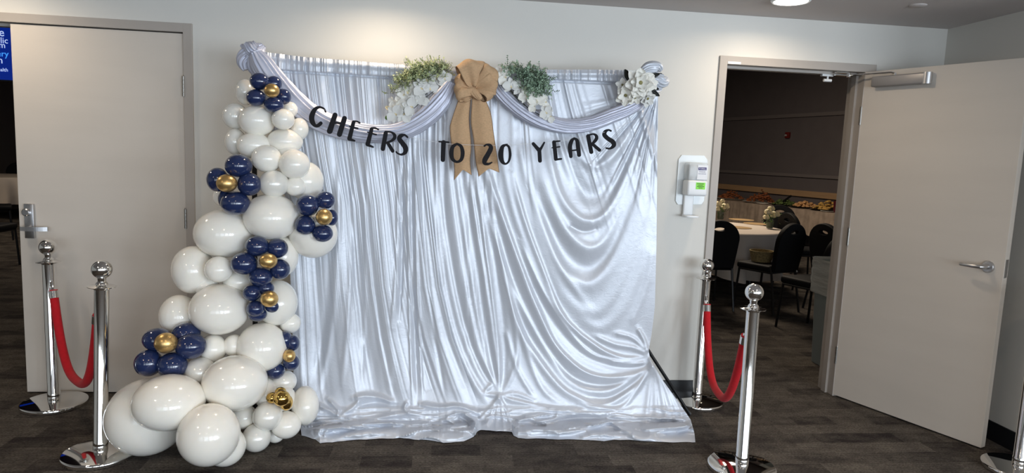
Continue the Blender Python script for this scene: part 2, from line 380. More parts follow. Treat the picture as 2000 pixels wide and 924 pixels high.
# open right leaf (door_2): swung out into the lobby
TH = 1.16770
HX, HY = RX1 + .003, -0.012
d2 = thing('door_2', (HX, HY, 0), 'plain greige door standing open in front of the right wall', None, kind='structure')
RM = Matrix.Translation((HX, HY, 0)) @ Matrix.Rotation(-TH, 4, 'Z')       # local x along the leaf, local -y = face towards the camera side
DW = 0.915
def dobj(name, b, m, parent, smooth=True): return mesh_obj(name, xf(b, RM), m, parent, smooth=smooth)
leaf = dobj('door_leaf', bx(0, DW, 0.0, 0.045, 0.01, H, 0.0015), 'door', d2, False)
def door_local(px, py, off=0.0):
    # hit of the pixel ray with the leaf's near face
    inv = RM.inverted(); o = inv @ CAM; d = (inv.to_3x3() @ ray(px, py)); t = (off - o.y) / d.y; p = o + d * t; return p.x, p.z
cx0, cz0 = door_local(1712, 150); cx1, cz1 = door_local(1815, 148)
cl = dobj('door_closer', bx(cx0, cx1 + .01, -0.052, -0.001, cz0 - .068, cz0 - .004, 0.008, seg=3), 'closer', d2)
b = lathe([(0, 0), (.0265, 0), (.0265, .066), (0, .066)], 0, 0, 24); xf(b, Matrix.Translation((cx1 + .004, -0.0265, cz0 - .069))); dobj('end_cap', b, 'steel', cl)
lx, lz = door_local(1930, 521)
b = lathe([(0, 0), (.033, 0), (.033, .006), (.028, .012), (0, .012)], 0, 0, 32); xf(b, Matrix.Translation((lx, 0.0, lz)) @ Matrix.Rotation(PI / 2, 4, 'X'))
rose = dobj('handle_rose', b, 'steel', d2)
b = tube([(lx, -0.01, lz), (lx, -0.05, lz), (lx - .01, -0.062, lz), (lx - .035, -0.066, lz), (lx - .075, -0.064, lz), (lx - .115, -0.055, lz - .001)], [.013, .012, .012, .0115, .0105, .009], 14)
dobj('lever', b, 'steel', rose)
dobj('latch_plate', bx(DW - .0005, DW + .0012, 0.008, 0.037, lz - .05, lz + .05), 'steel', d2, False)
for hz_ in (1.86, 1.08, 0.28): hinge(d2, HX, hz_, HY + .004)
# closer arm: from the closer body to the shoe under the frame head
pA = RM @ Vector((cx0 + (cx1 - cx0) * .42, -0.028, cz0 + .006)); pB = Vector((at(1657, 148, 0.01).x, 0.01, H - .022)); 
b = tube([pA - Vector((0, 0, .012)), pA + Vector((0, 0, .004))], 0.009, 12); tube([pA, pA + Vector((-.02, .01, .008)), pB], 0.0055, 8, b)
lathe([(0, -.012), (.014, -.012), (.014, .014), (0, .014)], pB.x, pB.y, 16, b, pB.z)
bx(pB.x - .085, pB.x - .005, 0.0, 0.028, H - .012, H - .002, bm=b); bx(pB.x - .09, pB.x + .012, pB.y - .01, pB.y + .012, pB.z - .006, pB.z + .002, bm=b)
mesh_obj('closer_arm', b, 'chrome', d2)

# small white T-shaped fitting beneath the right frame head
pc = at(1616, 157, 0.06)
b = bx(pc.x - .045, pc.x + .03, 0.045, 0.075, H - .03, H - .016, 0.003); tube([(pc.x, .06, H - .02), (pc.x, .06, pc.z + .004)], .006, 10, b)
tube([(pc.x - .026, .06, pc.z), (pc.x + .026, .06, pc.z)], .0095, 12, b)
tag(mesh_obj('t_fitting', b, 'plastic'), 'small white T-shaped fitting under the head of the right door frame', 'door catch')

# ceiling fittings
for i, (x, y) in enumerate(LAMPS):
    lab = ('round recessed downlight glowing in the ceiling at the top right edge', 'recessed ceiling downlight above the middle of the backdrop', 'recessed ceiling downlight above the closed left door',
           'recessed downlight of the second row on the right', 'recessed downlight of the second row in the middle', 'recessed downlight of the second row on the left',
           'recessed downlight of the rear row near the right wall', 'recessed downlight of the rear row in the middle', 'recessed downlight of the rear row on the left')[i]
    t = thing('ceiling_light', (x, y, CEIL - .012), lab, 'light', 'recessed ceiling downlights')
    mesh_obj('trim_ring', lathe([(.088, .012), (.105, .012), (.106, .006), (.098, -.002), (.090, 0.0), (.088, .012)], x, y, 48, cz=CEIL - .012), 'plastic', t)
    mesh_obj('diffuser', lathe([(0, .006), (.089, .006), (.089, .002), (.06, -.004), (0, -.006)], x, y, 48, cz=CEIL - .012), 'lamp', t)
    area('downlight_beam', (x, y, CEIL - .03), (0, 0, -1), 0.17, 0.17, 4.5 if i < 3 else 7, WARM, 'DISK', 165)
dp = (2.61, -0.525)
b = lathe([(0, -.006), (.040, -.006), (.044, -.003), (.045, 0.002), (0, .002)], dp[0], dp[1], 40, cz=CEIL)
tag(mesh_obj('sprinkler_cover', b, 'ceiling'), 'flat round sprinkler cover plate in the ceiling near the right corner', 'sprinkler')

# ------------------------------------------------------------------ hand sanitiser dispenser
s0 = at(1350, 424, 0)
t = thing('sanitiser_dispenser', (at(1350, 370, 0).x, 0, s0.z), 'white wall-mounted hand sanitiser dispenser with a lime green sticker', 'dispenser')
def P0(x, y): p = at(x, y, 0); return (p.x, p.z)
# back plate outline
outl = [P0(*q) for q in ((1331, 303), (1374, 304), (1381, 313), (1378, 350), (1374, 392), (1369, 399), (1323, 399), (1319, 392), (1322, 350), (1325, 311))]
cx_ = sum(p[0] for p in outl) / len(outl); cz_ = sum(p[1] for p in outl) / len(outl)
b = prism2d([[(x - cx_, z - cz_) for x, z in outl]], 0.006, 0.0015); upright(b, (cx_, -0.005, cz_)); mesh_obj('back_plate', b, 'backplate', t)
xa, xb = P0(1333, 340)[0], P0(1377, 340)[0]
z1, z2, z3 = P0(1350, 314)[1], P0(1350, 351)[1], P0(1350, 383)[1]
xa -= .0; xb -= .018; z1 -= .01; z3 += .006
body = mesh_obj('housing', bx(xa, xb, -0.105, -0.008, z3, z2, 0.014, seg=4), 'plastic', t)
mesh_obj('refill_window', bx(xa + .002, xb - .002, -0.098, -0.008, z2 - .004, z1, 0.012, seg=4), 'clear', t)
mesh_obj('refill_bottle', bx(xa + .03, xb - .008, -0.086, -0.016, z2, z1 - .014, 0.012, seg=3), 'paper', t)
b = bx(xa + .012, xa + .075, -0.03, -0.006, s0.z + .012, z3 + .01, 0.008, seg=3); mesh_obj('support_column', b, 'plastic', t)
b = prism2d([rrect(0, .095, 0, .085, .03)], 0.008, 0.002); xf(b, Matrix.Translation((xa + .004, -0.094, s0.z + .01))); mesh_obj('drip_tray', b, 'plastic', t)
st = mesh_obj('sticker', bx(xa + .052, xb - .018, -0.1065, -0.1045, z2 - .055, z2 - .013, 0.0), 'green', t, False); st['label'] = 'lime green sticker with small print'
for k in range(4):
    w_ = (.046, .034, .044, .024)[k]; xm = (xa + .052 + xb - .018) / 2; zz = z2 - .0205 - k * .0085
    bb = bmesh.new(); x = xm - w_ / 2
    while x < xm + w_ / 2 - .002:
        l_ = rng.uniform(.004, .009); bx(x, min(x + l_, xm + w_ / 2), -0.1072, -0.1064, zz - .0018, zz + .0018, bm=bb); x += l_ + .0016
    mesh_obj('small_print', bb, 'ink', st, False)
lb = mesh_obj('refill_label', bx(xa + .058, xb - .006, -0.0995, -0.098, z2 + .006, z1 - .014), 'paper', t, False)
b = bx(-.026, .026, -.0035, .0135, .0002, .001); upright(b, (xa + .088, -.0996, z1 - .042), 0, .03); mesh_obj('logo_band', b, 'purple', lb, False)
b = text_bm('PURELL', .0135, .0004, 'CENTER'); upright(b, (xa + .088, -.1012, z1 - .0415), 0, .03); mesh_obj('logo_lettering', b, 'paper', lb, False)
b = text_bm('ADVANCED', .0075, .0003, 'CENTER'); upright(b, (xa + .088, -.0998, z1 - .058)); mesh_obj('small_print', b, 'purple', lb, False)
b = text_bm('HAND SANITIZER', .0062, .0003, 'CENTER'); upright(b, (xa + .088, -.0998, z1 - .07)); mesh_obj('small_print', b, 'purple', lb, False)

# ------------------------------------------------------------------ backdrop stand
PY = -0.36                                           # plane of the poles
xl, xr_ = at(496, 120, PY).x, at(1279, 150, PY).x
ZT = at(497, 106, PY).z
t = thing('backdrop_stand', ((xl + xr_) / 2, PY, 0), 'black telescopic backdrop stand carrying the silver curtains', 'stand')
for x in (xl, xr_):
    mesh_obj('pole', tube([(x, PY, .02), (x, PY, ZT - .01)], .0135, 14), 'black', t)
    for a in (182, 75, 5) if x < 0 else (-2, 105, 175):
        r_ = 0.35 if abs(math.sin(math.radians(a))) < .06 else 0.28
        ex, ey = x + r_ * math.cos(math.radians(a)), PY + r_ * .85 * math.sin(math.radians(a))
        mesh_obj('leg', tube([(x, PY, .50), (ex, ey, .012)], .010, 8), 'black', t)
mesh_obj('crossbar', tube([at(u, np.interp(u, (497, 600, 760, 900, 1065, 1290), (98, 112, 124, 131, 136, 138)) + 8.5, PY) for u in range(492, 1294, 16)], .011, 12), 'black', t)

# ------------------------------------------------------------------ silver curtains
def vnoise(x, y, seed=0):
    r = np.random.RandomState(seed); T = r.rand(256, 256)
    xi = np.floor(x).astype(int); yi = np.floor(y).astype(int); fx = x - xi; fy = y - yi
    fx = fx * fx * (3 - 2 * fx); fy = fy * fy * (3 - 2 * fy)
    g = lambda a, b_: T[a % 256, b_ % 256]
    return (g(xi, yi) * (1 - fx) + g(xi + 1, yi) * fx) * (1 - fy) + (g(xi, yi + 1) * (1 - fx) + g(xi + 1, yi + 1) * fx) * fy
def ridge_curve(U, V, Hh, pts, amp, wl, wr=None, n=None, fade=0.12):
    """adds a fold that runs along a traced line; wl / wr = widths left and right of its direction"""
    wr = wr or wl
    n = n or max(8, int(len(pts) * 6)); P = np.array(spline(pts, n))[:, :2]
    W = 3.2 * max(wl, wr)
    mask = (U > P[:, 0].min() - W) & (U < P[:, 0].max() + W) & (V > P[:, 1].min() - W) & (V < P[:, 1].max() + W)
    if not mask.any(): return
    u = U[mask]; v = V[mask]; best = np.full(u.shape, 1e9); sd = np.zeros(u.shape); tt = np.zeros(u.shape)
    for i in range(n - 1):
        a = P[i]; d = P[i + 1] - a; L2 = (d * d).sum() + 1e-9
        s = np.clip(((u - a[0]) * d[0] + (v - a[1]) * d[1]) / L2, 0, 1)
        qx = a[0] + s * d[0] - u; qy = a[1] + s * d[1] - v; dd = qx * qx + qy * qy
        k = dd < best; best[k] = dd[k]; sg = np.sign(d[0] * (v - a[1]) - d[1] * (u - a[0])); sd[k] = sg[k]; tt[k] = ((i + s) / (n - 1))[k]
    dist = np.sqrt(best); w_ = np.where(sd > 0, wr, wl)
    env = np.clip(tt / fade, 0, 1) * np.clip((1 - tt) / fade, 0, 1); env = env * env * (3 - 2 * env)
    Hh[mask] += amp * np.exp(-(dist / w_) ** 2 * 1.2) * (0.25 + 0.75 * env)
def icurve(pts, t):                                   # edge curve: (u, v) list -> u(v) sampled by v
    P = np.array(pts, float); return np.interp(t, P[:, 1], P[:, 0])
TOPC = [(480, 96), (497, 99), (520, 102), (600, 112), (680, 118), (760, 124), (830, 128), (900, 131), (1000, 134), (1065, 136), (1160, 136), (1290, 138)]
BOTC = [(560, 835), (590, 846), (612, 850), (625, 860), (655, 858), (700, 854), (780, 849), (840, 855), (880, 858), (905, 857), (925, 848), (932, 836), (940, 833), (975, 836), (1000, 838), (1004, 845), (1012, 850), (1060, 851), (1100, 853), (1150, 854), (1180, 857), (1200, 853), (1240, 854), (1290, 857), (1358, 858)]
LEFT_E = [(502, 90), (512, 160), (530, 250), (560, 400), (570, 600), (574, 760), (583, 815), (592, 860)]
MID_E = [(829, 110), (831, 300), (843, 420), (860, 560), (884, 660), (914, 740), (934, 790), (932, 860)]
MID_E2 = [(822, 110), (824, 300), (836, 420), (853, 560), (877, 660), (907, 740), (922, 790), (929, 860)]
RIGHT_E = [(1286, 130), (1284, 300), (1282, 480), (1279, 600), (1273, 650), (1267, 685), (1270, 702), (1278, 715), (1296, 745), (1325, 785), (1349, 820), (1356, 845), (1359, 860)]

def folds_1d(s, seed, n, wmin, wmax, amp):
    r = np.random.RandomState(seed); out = np.zeros_like(s)
    for _ in range(n):
        c = r.rand(); w_ = r.uniform(wmin, wmax); a = amp * r.uniform(.35, 1) * (w_ / wmax) ** .6 * (1 if r.rand() < .62 else -1)
        asym = r.uniform(.35, 1.6); d = s - c; w2 = np.where(d > 0, w_, w_ * asym); out += a * np.exp(-(d / w2) ** 2)
    return out
RC = []   # traced folds: (points, amp, wl, wr)
def rc(pts, amp, wl, wr=None): RC.append((pts, amp, wl, wr))
TIE = (1272, 703); KN = (975, 773)
# U-shaped swags on the right
rc([(1100, 255), (1120, 290), (1150, 322), (1180, 318), (1225, 275), (1265, 215)], .012, 9)
rc([(1080, 270), (1105, 335), (1140, 378), (1170, 380), (1205, 340), (1240, 270), (1272, 205)], -.020, 20)
rc([(1068, 280), (1090, 370), (1122, 418), (1155, 431), (1190, 408), (1236, 315), (1274, 215)], .024, 9, 14)
rc([(1110, 440), (1140, 452), (1170, 445)], -.010, 6)
rc([(1045, 300), (1078, 400), (1110, 456), (1148, 484), (1182, 470), (1218, 400), (1252, 300), (1278, 215)], .026, 12, 18)
rc([(1050, 380), (1090, 470), (1128, 516), (1165, 514), (1202, 455), (1240, 350), (1268, 260)], -.026, 20)
rc([(1035, 380), (1085, 505), (1128, 548), (1160, 550), (1200, 500), (1240, 405), (1275, 270)], .018, 12, 20)
rc([(1060, 500), (1110, 585), (1160, 610), (1200, 570), (1238, 480), (1268, 380)], .010, 14)
rc([(1120, 610), (1170, 640), (1210, 610), (1245, 540), (1268, 460)], .008, 12)
rc([(1230, 640), (1262, 560), (1276, 480)], .008, 8)
rc([(1245, 640), (1258, 665), (1266, 690)], .014, 5)
# long diagonals into the side tie
rc([(938, 290), (957, 350), (986, 436), (1015, 516), (1049, 602), (1080, 667), (1113, 705), (1147, 729), (1185, 738), (1230, 734), (1262, 722), TIE], .026, 6, 11)
rc([(960, 420), (990, 530), (1030, 635), (1075, 700), (1125, 742), (1180, 752), (1225, 747)], -.026, 17)
rc([(930, 330), (960, 450), (1000, 560), (1045, 650), (1078, 702), (1104, 736), (1134, 756), (1166, 763), (1199, 759), (1237, 742), (1265, 722)], .022, 7, 10)
rc([(970, 500), (1010, 630), (1050, 700), (1094, 755), (1128, 777), (1161, 790), (1190, 788), (1218, 772), (1247, 750), (1267, 722)], .020, 6, 10)
rc([(1130, 790), (1187, 799), (1218, 793), (1240, 768), (1268, 724)], .012, 5)
rc([(1150, 775), (1190, 776), (1225, 757), (1262, 724)], -.010, 6)
rc([(1000, 340), (1025, 430), (1058, 520), (1095, 610), (1128, 648), (1158, 671), (1187, 689), (1224, 700), (1268, 697)], .020, 5, 9)
rc([(1015, 470), (1060, 570), (1105, 640), (1150, 688), (1190, 703), (1235, 708), TIE], .014, 5, 8)
rc([(1030, 540), (1075, 620), (1125, 680), (1170, 705), (1215, 716), TIE], -.012, 9)
rc([(980, 300), (1000, 400), (1035, 500), (1075, 585), (1120, 640)], .012, 8)
rc([(1010, 260), (1030, 350), (1062, 440), (1100, 530), (1150, 600)], .012, 9)
rc([(1160, 655), (1200, 672), (1240, 680), (1268, 694)], .012, 6)
rc([(1200, 650), (1235, 660), (1262, 684)], .010, 5)
rc([(1190, 706), (1230, 712), (1262, 708)], .012, 4)
# fan beneath the tie
for e, a in (((1262, 818), .012), ((1283, 825), .012), ((1305, 828), .014), ((1325, 832), .014), ((1343, 836), .012)):
    rc([TIE, ((TIE[0] + e[0]) / 2 + 2, (TIE[1] + e[1]) / 2 - 4), e], a, 5, 7)
# central folds, pulled to the low knot
rc([(834, 300), (846, 420), (864, 560), (888, 660), (922, 740), (962, 800)], .020, 7, 10)
rc([(846, 250), (860, 400), (880, 540), (905, 650), (940, 735), (968, 768)], .018, 6, 9)
rc([(856, 330), (870, 450), (893, 580), (925, 690), (958, 750), KN], -.016, 8)
rc([(868, 240), (884, 400), (908, 560), (935, 680), (962, 745), KN], .018, 6, 10)
rc([(885, 300), (905, 440), (928, 590), (950, 700), KN], .012, 6)
rc([(905, 350), (925, 480), (944, 610), (962, 710), KN], -.014, 8)
rc([(915, 340), (935, 470), (955, 600), (968, 700), KN], .016, 5, 7)
rc([(930, 345), (948, 480), (965, 610), (975, 710), KN], .016, 5)
rc([(945, 380), (968, 520), (984, 640), (985, 720), (978, 765)], -.014, 8)
rc([(950, 350), (975, 490), (1000, 600), (1010, 690), (995, 745), (978, 770)], .012, 6)
rc([(965, 430), (1000, 580), (1030, 690), (1060, 760), (1100, 792)], .012, 7)
rc([(985, 640), (1010, 720), (1045, 780)], .010, 6)
rc([KN, (1005, 782), (1060, 794), (1120, 802), (1187, 811)], .014, 4, 7)
rc([KN, (1010, 770), (1050, 786)], .008, 5)
for e in ((935, 820), (950, 832), (968, 836), (985, 837), (1000, 834)): rc([KN, ((KN[0] + e[0]) / 2, 800), e], .012, 4)
rc([(962, 748), (948, 768), KN], .010, 5)
# left panel, the folds that stand out
rc([(786, 250), (786, 400), (785, 520), (780, 625)], -.022, 3, 5)
rc([(778, 260), (777, 400), (774, 520), (765, 640)], .016, 8, 4)
rc([(795, 270), (797, 450), (800, 640), (806, 790)], .016, 5, 3)
rc([(812, 280), (812, 450), (818, 640), (826, 790)], .018, 4)
rc([(804, 280), (805, 450), (810, 640), (816, 790)], -.016, 4)
rc([(822, 280), (828, 450), (845, 620), (870, 780)], -.014, 5)
rc([(716, 290), (714, 450), (712, 620), (706, 750)], .010, 5)
rc([(690, 290), (688, 450), (680, 620), (668, 750)], .014, 6)
rc([(662, 300), (660, 450), (650, 620), (625, 760)], .016, 7)
rc([(650, 330), (645, 500), (632, 640), (612, 745)], -.012, 8)
rc([(735, 300), (737, 450), (735, 620), (730, 760)], -.008, 10)
rc([(755, 620), (765, 700), (760, 760)], .008, 8)
# puddles
rc([(602, 846), (640, 838), (700, 828), (760, 812), (800, 808), (830, 815)], .020, 6)
rc([(625, 857), (680, 848), (750, 842), (820, 846), (880, 852), (920, 845), (930, 828), (915, 812), (890, 806)], .022, 6, 5)
rc([(632, 852), (640, 842), (668, 836)], .012, 4)
rc([(650, 850), (690, 842), (745, 836), (800, 830)], -.014, 4)
rc([(690, 832), (760, 826), (800, 829), (850, 826), (880, 818)], .018, 5)
rc([(820, 790), (860, 796), (895, 794), (935, 806)], .020, 5)
rc([(795, 785), (790, 798), (800, 808)], .014, 4)
rc([(690, 778), (715, 774), (745, 778), (770, 790)], .020, 6)
rc([(700, 792), (740, 786), (780, 794)], -.012, 5)
rc([(620, 790), (650, 806), (662, 812)], .016, 5)
rc([(640, 780), (660, 800), (664, 812), (690, 795), (705, 780)], .016, 5)
rc([(610, 815), (635, 822), (665, 818), (690, 815)], .018, 5)
rc([(835, 830), (860, 822), (885, 828), (905, 822)], -.016, 5)
rc([(895, 812), (912, 822), (918, 834)], -.018, 4)
rc([(905, 808), (925, 820), (931, 832)], .020, 4)
rc([(1008, 842), (1060, 838), (1100, 843), (1150, 834), (1187, 822), (1215, 838), (1250, 850), (1300, 854), (1350, 855)], .020, 5)
rc([(1005, 825), (1030, 818), (1060, 822), (1085, 816), (1090, 806)], .020, 5)
rc([(1012, 835), (1040, 830), (1070, 834)], -.016, 4)
rc([(1020, 815), (1050, 810), (1080, 810)], .014, 4)
rc([(1085, 822), (1130, 816), (1187, 818), (1240, 822), (1300, 822), (1348, 826)], -.018, 4)
rc([(1187, 814), (1230, 818), (1290, 816), (1345, 820)], .020, 5)
rc([(1100, 835), (1150, 826), (1185, 820)], .014, 4)
rc([(1250, 838), (1300, 836), (1340, 832), (1352, 820)], .018, 6)
rc([(1130, 850), (1170, 846), (1220, 850)], .012, 4)
rc([(1320, 845), (1345, 838), (1354, 825)], -.014, 5)
SEAM = [(500, 134), (560, 140), (684, 147), (781, 153), (860, 158), (1060, 160), (1085, 158), (1160, 161), (1290, 167)]

def curtain(name, ledge, redge, nu, nv, seed, yoff, label, nf, famp):
    s = np.linspace(0, 1, nu)[None, :].repeat(nv, 0); t = np.linspace(0, 1, nv)[:, None].repeat(nu, 1)
    V = 100 + 750 * t; U = None
    for _ in range(6):
        ul = icurve(ledge, V); ur = icurve(redge, V); U = ul + (ur - ul) * s
        tp = np.interp(U, *np.array(TOPC).T); bt = np.interp(U, *np.array(BOTC).T)
        V = tp + (bt - tp) * t
    Hh = np.zeros_like(U)
    if name == 'left':
        f = folds_1d(s + .006 * (vnoise(s * 6, t * 3, 3) - .5), seed, nf, .005, .022, famp)
        mod = .75 + .3 * vnoise(s * 5, t * 2, 5)
        f = f + folds_1d(s, seed + 40, 80, .0018, .006, .0055) * np.clip((660 - V) / 380, 0, 1)
        Hh += f * mod * (1 - .65 * np.clip((V - 700) / 100, 0, 1)) * (1 + .25 * np.clip((400 - V) / 300, 0, 1))
        Hh += .012 * np.sin(s * 21 + 1) * np.clip(1 - (V - 760) / 50, 0, 1)
    else:
        # gathers along the top of the right panel, dying out downwards; diagonal pulls
        sl = (U - 0.30 * (V - 150) * np.clip((U - 1000) / 150, 0, 1))
        f = folds_1d((sl - 820) / 470, seed, nf, .004, .014, famp)
        k = np.clip(1 - (V - 250) / 230, 0, 1) ** 1.2
        cen = np.clip((1020 - U) / 100, 0, 1)
        Hh += f * np.maximum(k, cen * .22 * np.clip(1 - (V - 650) / 120, 0, 1))
        # pulled fan beneath the top right corner
        ang = np.arctan2(V - 175, 1285 - U); fr = folds_1d(ang / 1.7, seed + 9, 26, .008, .022, .012); rr = np.hypot(V - 175, 1285 - U)
        Hh += fr * np.clip((250 - rr) / 120, 0, 1) * np.clip((V - 190) / 30, 0, 1) * np.clip((U - 1120) / 60, 0, 1)
        # broad hollows
        Hh += -.012 * np.exp(-(((U - 1150) / 60) ** 2 + ((V - 365) / 40) ** 2))
    # ruffled rod pocket above the seam
    sv = np.interp(U, *np.array(SEAM).T); hd = np.clip((sv - V) / 4, 0, 1)
    ruf = folds_1d((U - 500) / 790 * (1 if name == 'left' else 1), 77, 170, .0012, .0042, .012)
    Hh = Hh * (1 - .75 * hd) + hd * (ruf + .010)
    Hh += -.012 * np.exp(-((V - sv) / 1.6) ** 2)
    tp = np.interp(U, *np.array(TOPC).T); Hh += .010 * np.exp(-((V - tp - 8) / 6) ** 2)
    Vr = V - .0
    for pts, amp, wl, wr in RC: ridge_curve(U, V, Hh, pts, amp * (1.15 if min(p[1] for p in pts) > 773 else .62 if pts[0][0] > 900 or pts[-1][1] > 790 else .5), wl, wr)
    # crinkles: creases left from packing, and crumple in the puddles
    pud = np.clip((V - 792) / 18, 0, 1)
    n1 = np.abs(vnoise(U / 22, V / 9, 11) - .5) * 2; n2 = np.abs(vnoise(U / 9, V / 5, 12) - .5) * 2; n0 = np.abs(vnoise(U / 48 + V / 30, V / 13, 14) - .5) * 2
    wq = 14 * vnoise(U / 60, V / 14, 21) + .10 * U * 0; q1_ = np.abs(vnoise(U / 85 + .3, (V + wq) / 8.5, 22) - .5) * 2; q2_ = np.abs(vnoise(U / 34 + V / 40, (V + wq * .6) / 5.5, 23) - .5) * 2
    Hh += pud * (.020 * (1 - q1_) ** 2.5 + .008 * (1 - q2_) ** 2.5 + .003 * (1 - n1) ** 2)
    n3 = vnoise(U / 7 + V / 19, V / 10, 13) - .5; Hh += (1 - pud) * .0004 * n3 * np.clip((V - 170) / 60, 0, 1)
    pass
    # drape: hangs in the plane of the crossbar, then runs out over the floor
    du = (U - 1000) / FPX; dv = (V - 462) / FPX
    D = [FW[i] + RT[i] * du - UPV[i] * dv for i in range(3)]
    YP = PY - .03 + yoff - .10 * np.clip((V - 640) / 190, 0, 1) ** 2
    tY = (YP - CAM.y) / D[1]; tZ = (.012 - CAM.z) / D[2]; tZ = np.where(D[2] < -1e-3, tZ, 1e3); tZ = np.minimum(tZ, 50)
    k = .03; hh = np.clip(.5 + .5 * (tZ - tY) / k, 0, 1); tt = tZ * (1 - hh) + tY * hh - k * hh * (1 - hh)
    fl_ = np.clip(1 - hh * 1.0, 0, 1) if False else np.clip((tY - tZ) / .10 + .5, 0, 1)
    front = np.clip((1 - t) / .028, 0, 1)
    tt = tt * (1 - (Hh * (1 + 1.6 * fl_ * front) + .006) / (tt * 1.02))
    X = [CAM[i] + D[i] * tt for i in range(3)]
    X[2] = np.maximum(X[2], .003)
    hem = np.clip((t - .985) / .015, 0, 1); X[2] = X[2] * (1 - .8 * hem)
    co = np.stack([X[0].ravel(), X[1].ravel(), np.maximum(X[2].ravel(), .002)], 1)
    idx = np.arange(nu * nv).reshape(nv, nu); q = np.stack([idx[:-1, :-1].ravel(), idx[1:, :-1].ravel(), idx[1:, 1:].ravel(), idx[:-1, 1:].ravel()], 1)
    me = bpy.data.meshes.new('curtain'); me.vertices.add(len(co)); me.vertices.foreach_set('co', co.ravel())
    me.loops.add(q.size); me.loops.foreach_set('vertex_index', q.ravel()); me.polygons.add(len(q)); me.polygons.foreach_set('loop_start', np.arange(len(q)) * 4)
    me.update(calc_edges=True); me.validate()
    return tag(mesh_obj('curtain', me, 'satin', sharp=0), label, 'curtain', 'silver satin curtain panels')
curtain('left', LEFT_E, MID_E, 460, 520, 4, 0.0, 'left silver satin curtain panel with straight vertical folds beside the balloons', 40, .0065)
curtain('right', MID_E2, RIGHT_E, 560, 520, 8, 0.012, 'right silver satin curtain panel swept aside and tied at its right edge', 46, .010)

# ------------------------------------------------------------------ scarf swags
def swag(pts, Y0, seed, nlobe, nseg=130, nth=72, Ys=None):
    """pts: (u, v, half-height px, half-depth m). A pleated roll of cloth swept along the line."""
    S = spline([(p[0], p[1], p[2], p[3], (p[4] if len(p) > 4 else Y0)) for p in pts], nseg); r = np.random.RandomState(seed)
    ph = r.rand(8) * 6.28; bm = bmesh.new(); rings = []
    P3 = [at(s[0], s[1], s[4]) for s in S]
    for i, s in enumerate(S):
        c = P3[i]; tg = (P3[min(i + 1, nseg - 1)] - P3[max(i - 1, 0)]).normalized()
        dep = Vector((0, -1, 0)); up = dep.cross(tg).normalized() * -1; dep = tg.cross(up).normalized() * (1 if tg.cross(up).y < 0 else -1)
        hh = s[2] * pxm(s[4]); x = i / nseg; ring = []
        for k in range(nth):
            a = 2 * PI * k / nth
            tw = a * 1.0 + 1.3 * x
            f = 1 + .16 * abs(math.sin(nlobe / 2 * tw + ph[0])) ** .7 - .10 + .09 * math.sin((nlobe + 5) * tw + ph[1] + 3 * x) + .05 * math.sin((2 * nlobe + 3) * tw + ph[2] - 4 * x)
            ring.append(bm.verts.new(c + up * (math.cos(a) * hh * f) + dep * (math.sin(a) * s[3] * f)))
        rings.append(ring)
    for i in range(nseg - 1):
        for k in range(nth):
            bm.faces.new([rings[i][k], rings[i][(k + 1) % nth], rings[i + 1][(k + 1) % nth], rings[i + 1][k]])
    bm.faces.new(rings[0]); bm.faces.new(rings[-1][::-1]); return bm
SW = -0.445
left_pts = [(498, 102, 10, .03), (512, 125, 18, .035), (540, 162, 20, .035), (580, 205, 21, .035), (625, 236, 19, .04), (680, 255, 17, .04), (735, 262, 15, .04), (785, 256, 15, .04), (830, 230, 17, .04), (862, 196, 17, .035), (882, 160, 9, .02)]
right_pts = [(962, 160, 12, .025), (985, 188, 13, .03), (1020, 216, 14, .035), (1060, 236, 14, .035), (1105, 247, 13, .04), (1150, 243, 13, .04), (1195, 226, 13, .035), (1235, 208, 12, .03), (1272, 180, 9, .02)]
t = thing('scarf_swag', at(740, 262, SW), 'left silver satin scarf swag looping from the corner knot to the bow', 'drape', 'silver satin scarf swags')
mesh_obj('draped_roll', swag(left_pts, SW, 3, 9), 'scarf', t, sharp=0)
# knot at the upper left corner: wrapped turns and a drooping tail
mesh_obj('knot_wrap', swag([(515, 88, 5, .02), (505, 100, 14, .04), (500, 125, 17, .045), (508, 150, 8, .02)], -0.40, 12, 7, 50), 'scarf', t, sharp=0)
mesh_obj('knot_wrap', swag([(478, 88, 6, .02), (492, 95, 13, .035), (505, 98, 9, .03)], -0.42, 15, 7, 40), 'scarf', t, sharp=0)
mesh_obj('knot_tail', swag([(492, 98, 9, .03), (482, 108, 13, .03), (478, 122, 13, .03), (483, 136, 8, .015)], -0.40, 13, 7, 50), 'scarf', t, sharp=0)
mesh_obj('knot_tail', swag([(488, 98, 5, .02), (478, 92, 6, .015), (470, 88, 2, .006)], -0.41, 17, 5, 30, 40), 'scarf', t, sharp=0)
t = thing('scarf_swag', at(1110, 247, SW), 'right silver satin scarf swag looping from the bow to the right corner flower', 'drape', 'silver satin scarf swags')
mesh_obj('draped_roll', swag(right_pts, SW, 5, 7), 'scarf', t, sharp=0)
mesh_obj('knot_loop', swag([(1250, 150, 7, .02), (1266, 135, 12, .03), (1284, 131, 9, .03), (1292, 138, 4, .015)], -0.41, 21, 7, 50), 'satin', t, sharp=0)
mesh_obj('knot_loop', swag([(1268, 165, 7, .02), (1282, 158, 12, .03), (1297, 158, 11, .03), (1303, 152, 4, .01)], -0.41, 22, 7, 50), 'satin', t, sharp=0)
mesh_obj('knot_loop', swag([(1262, 175, 9, .02), (1278, 176, 9, .03), (1292, 172, 4, .01)], -0.40, 23, 6, 40), 'satin', t, sharp=0)
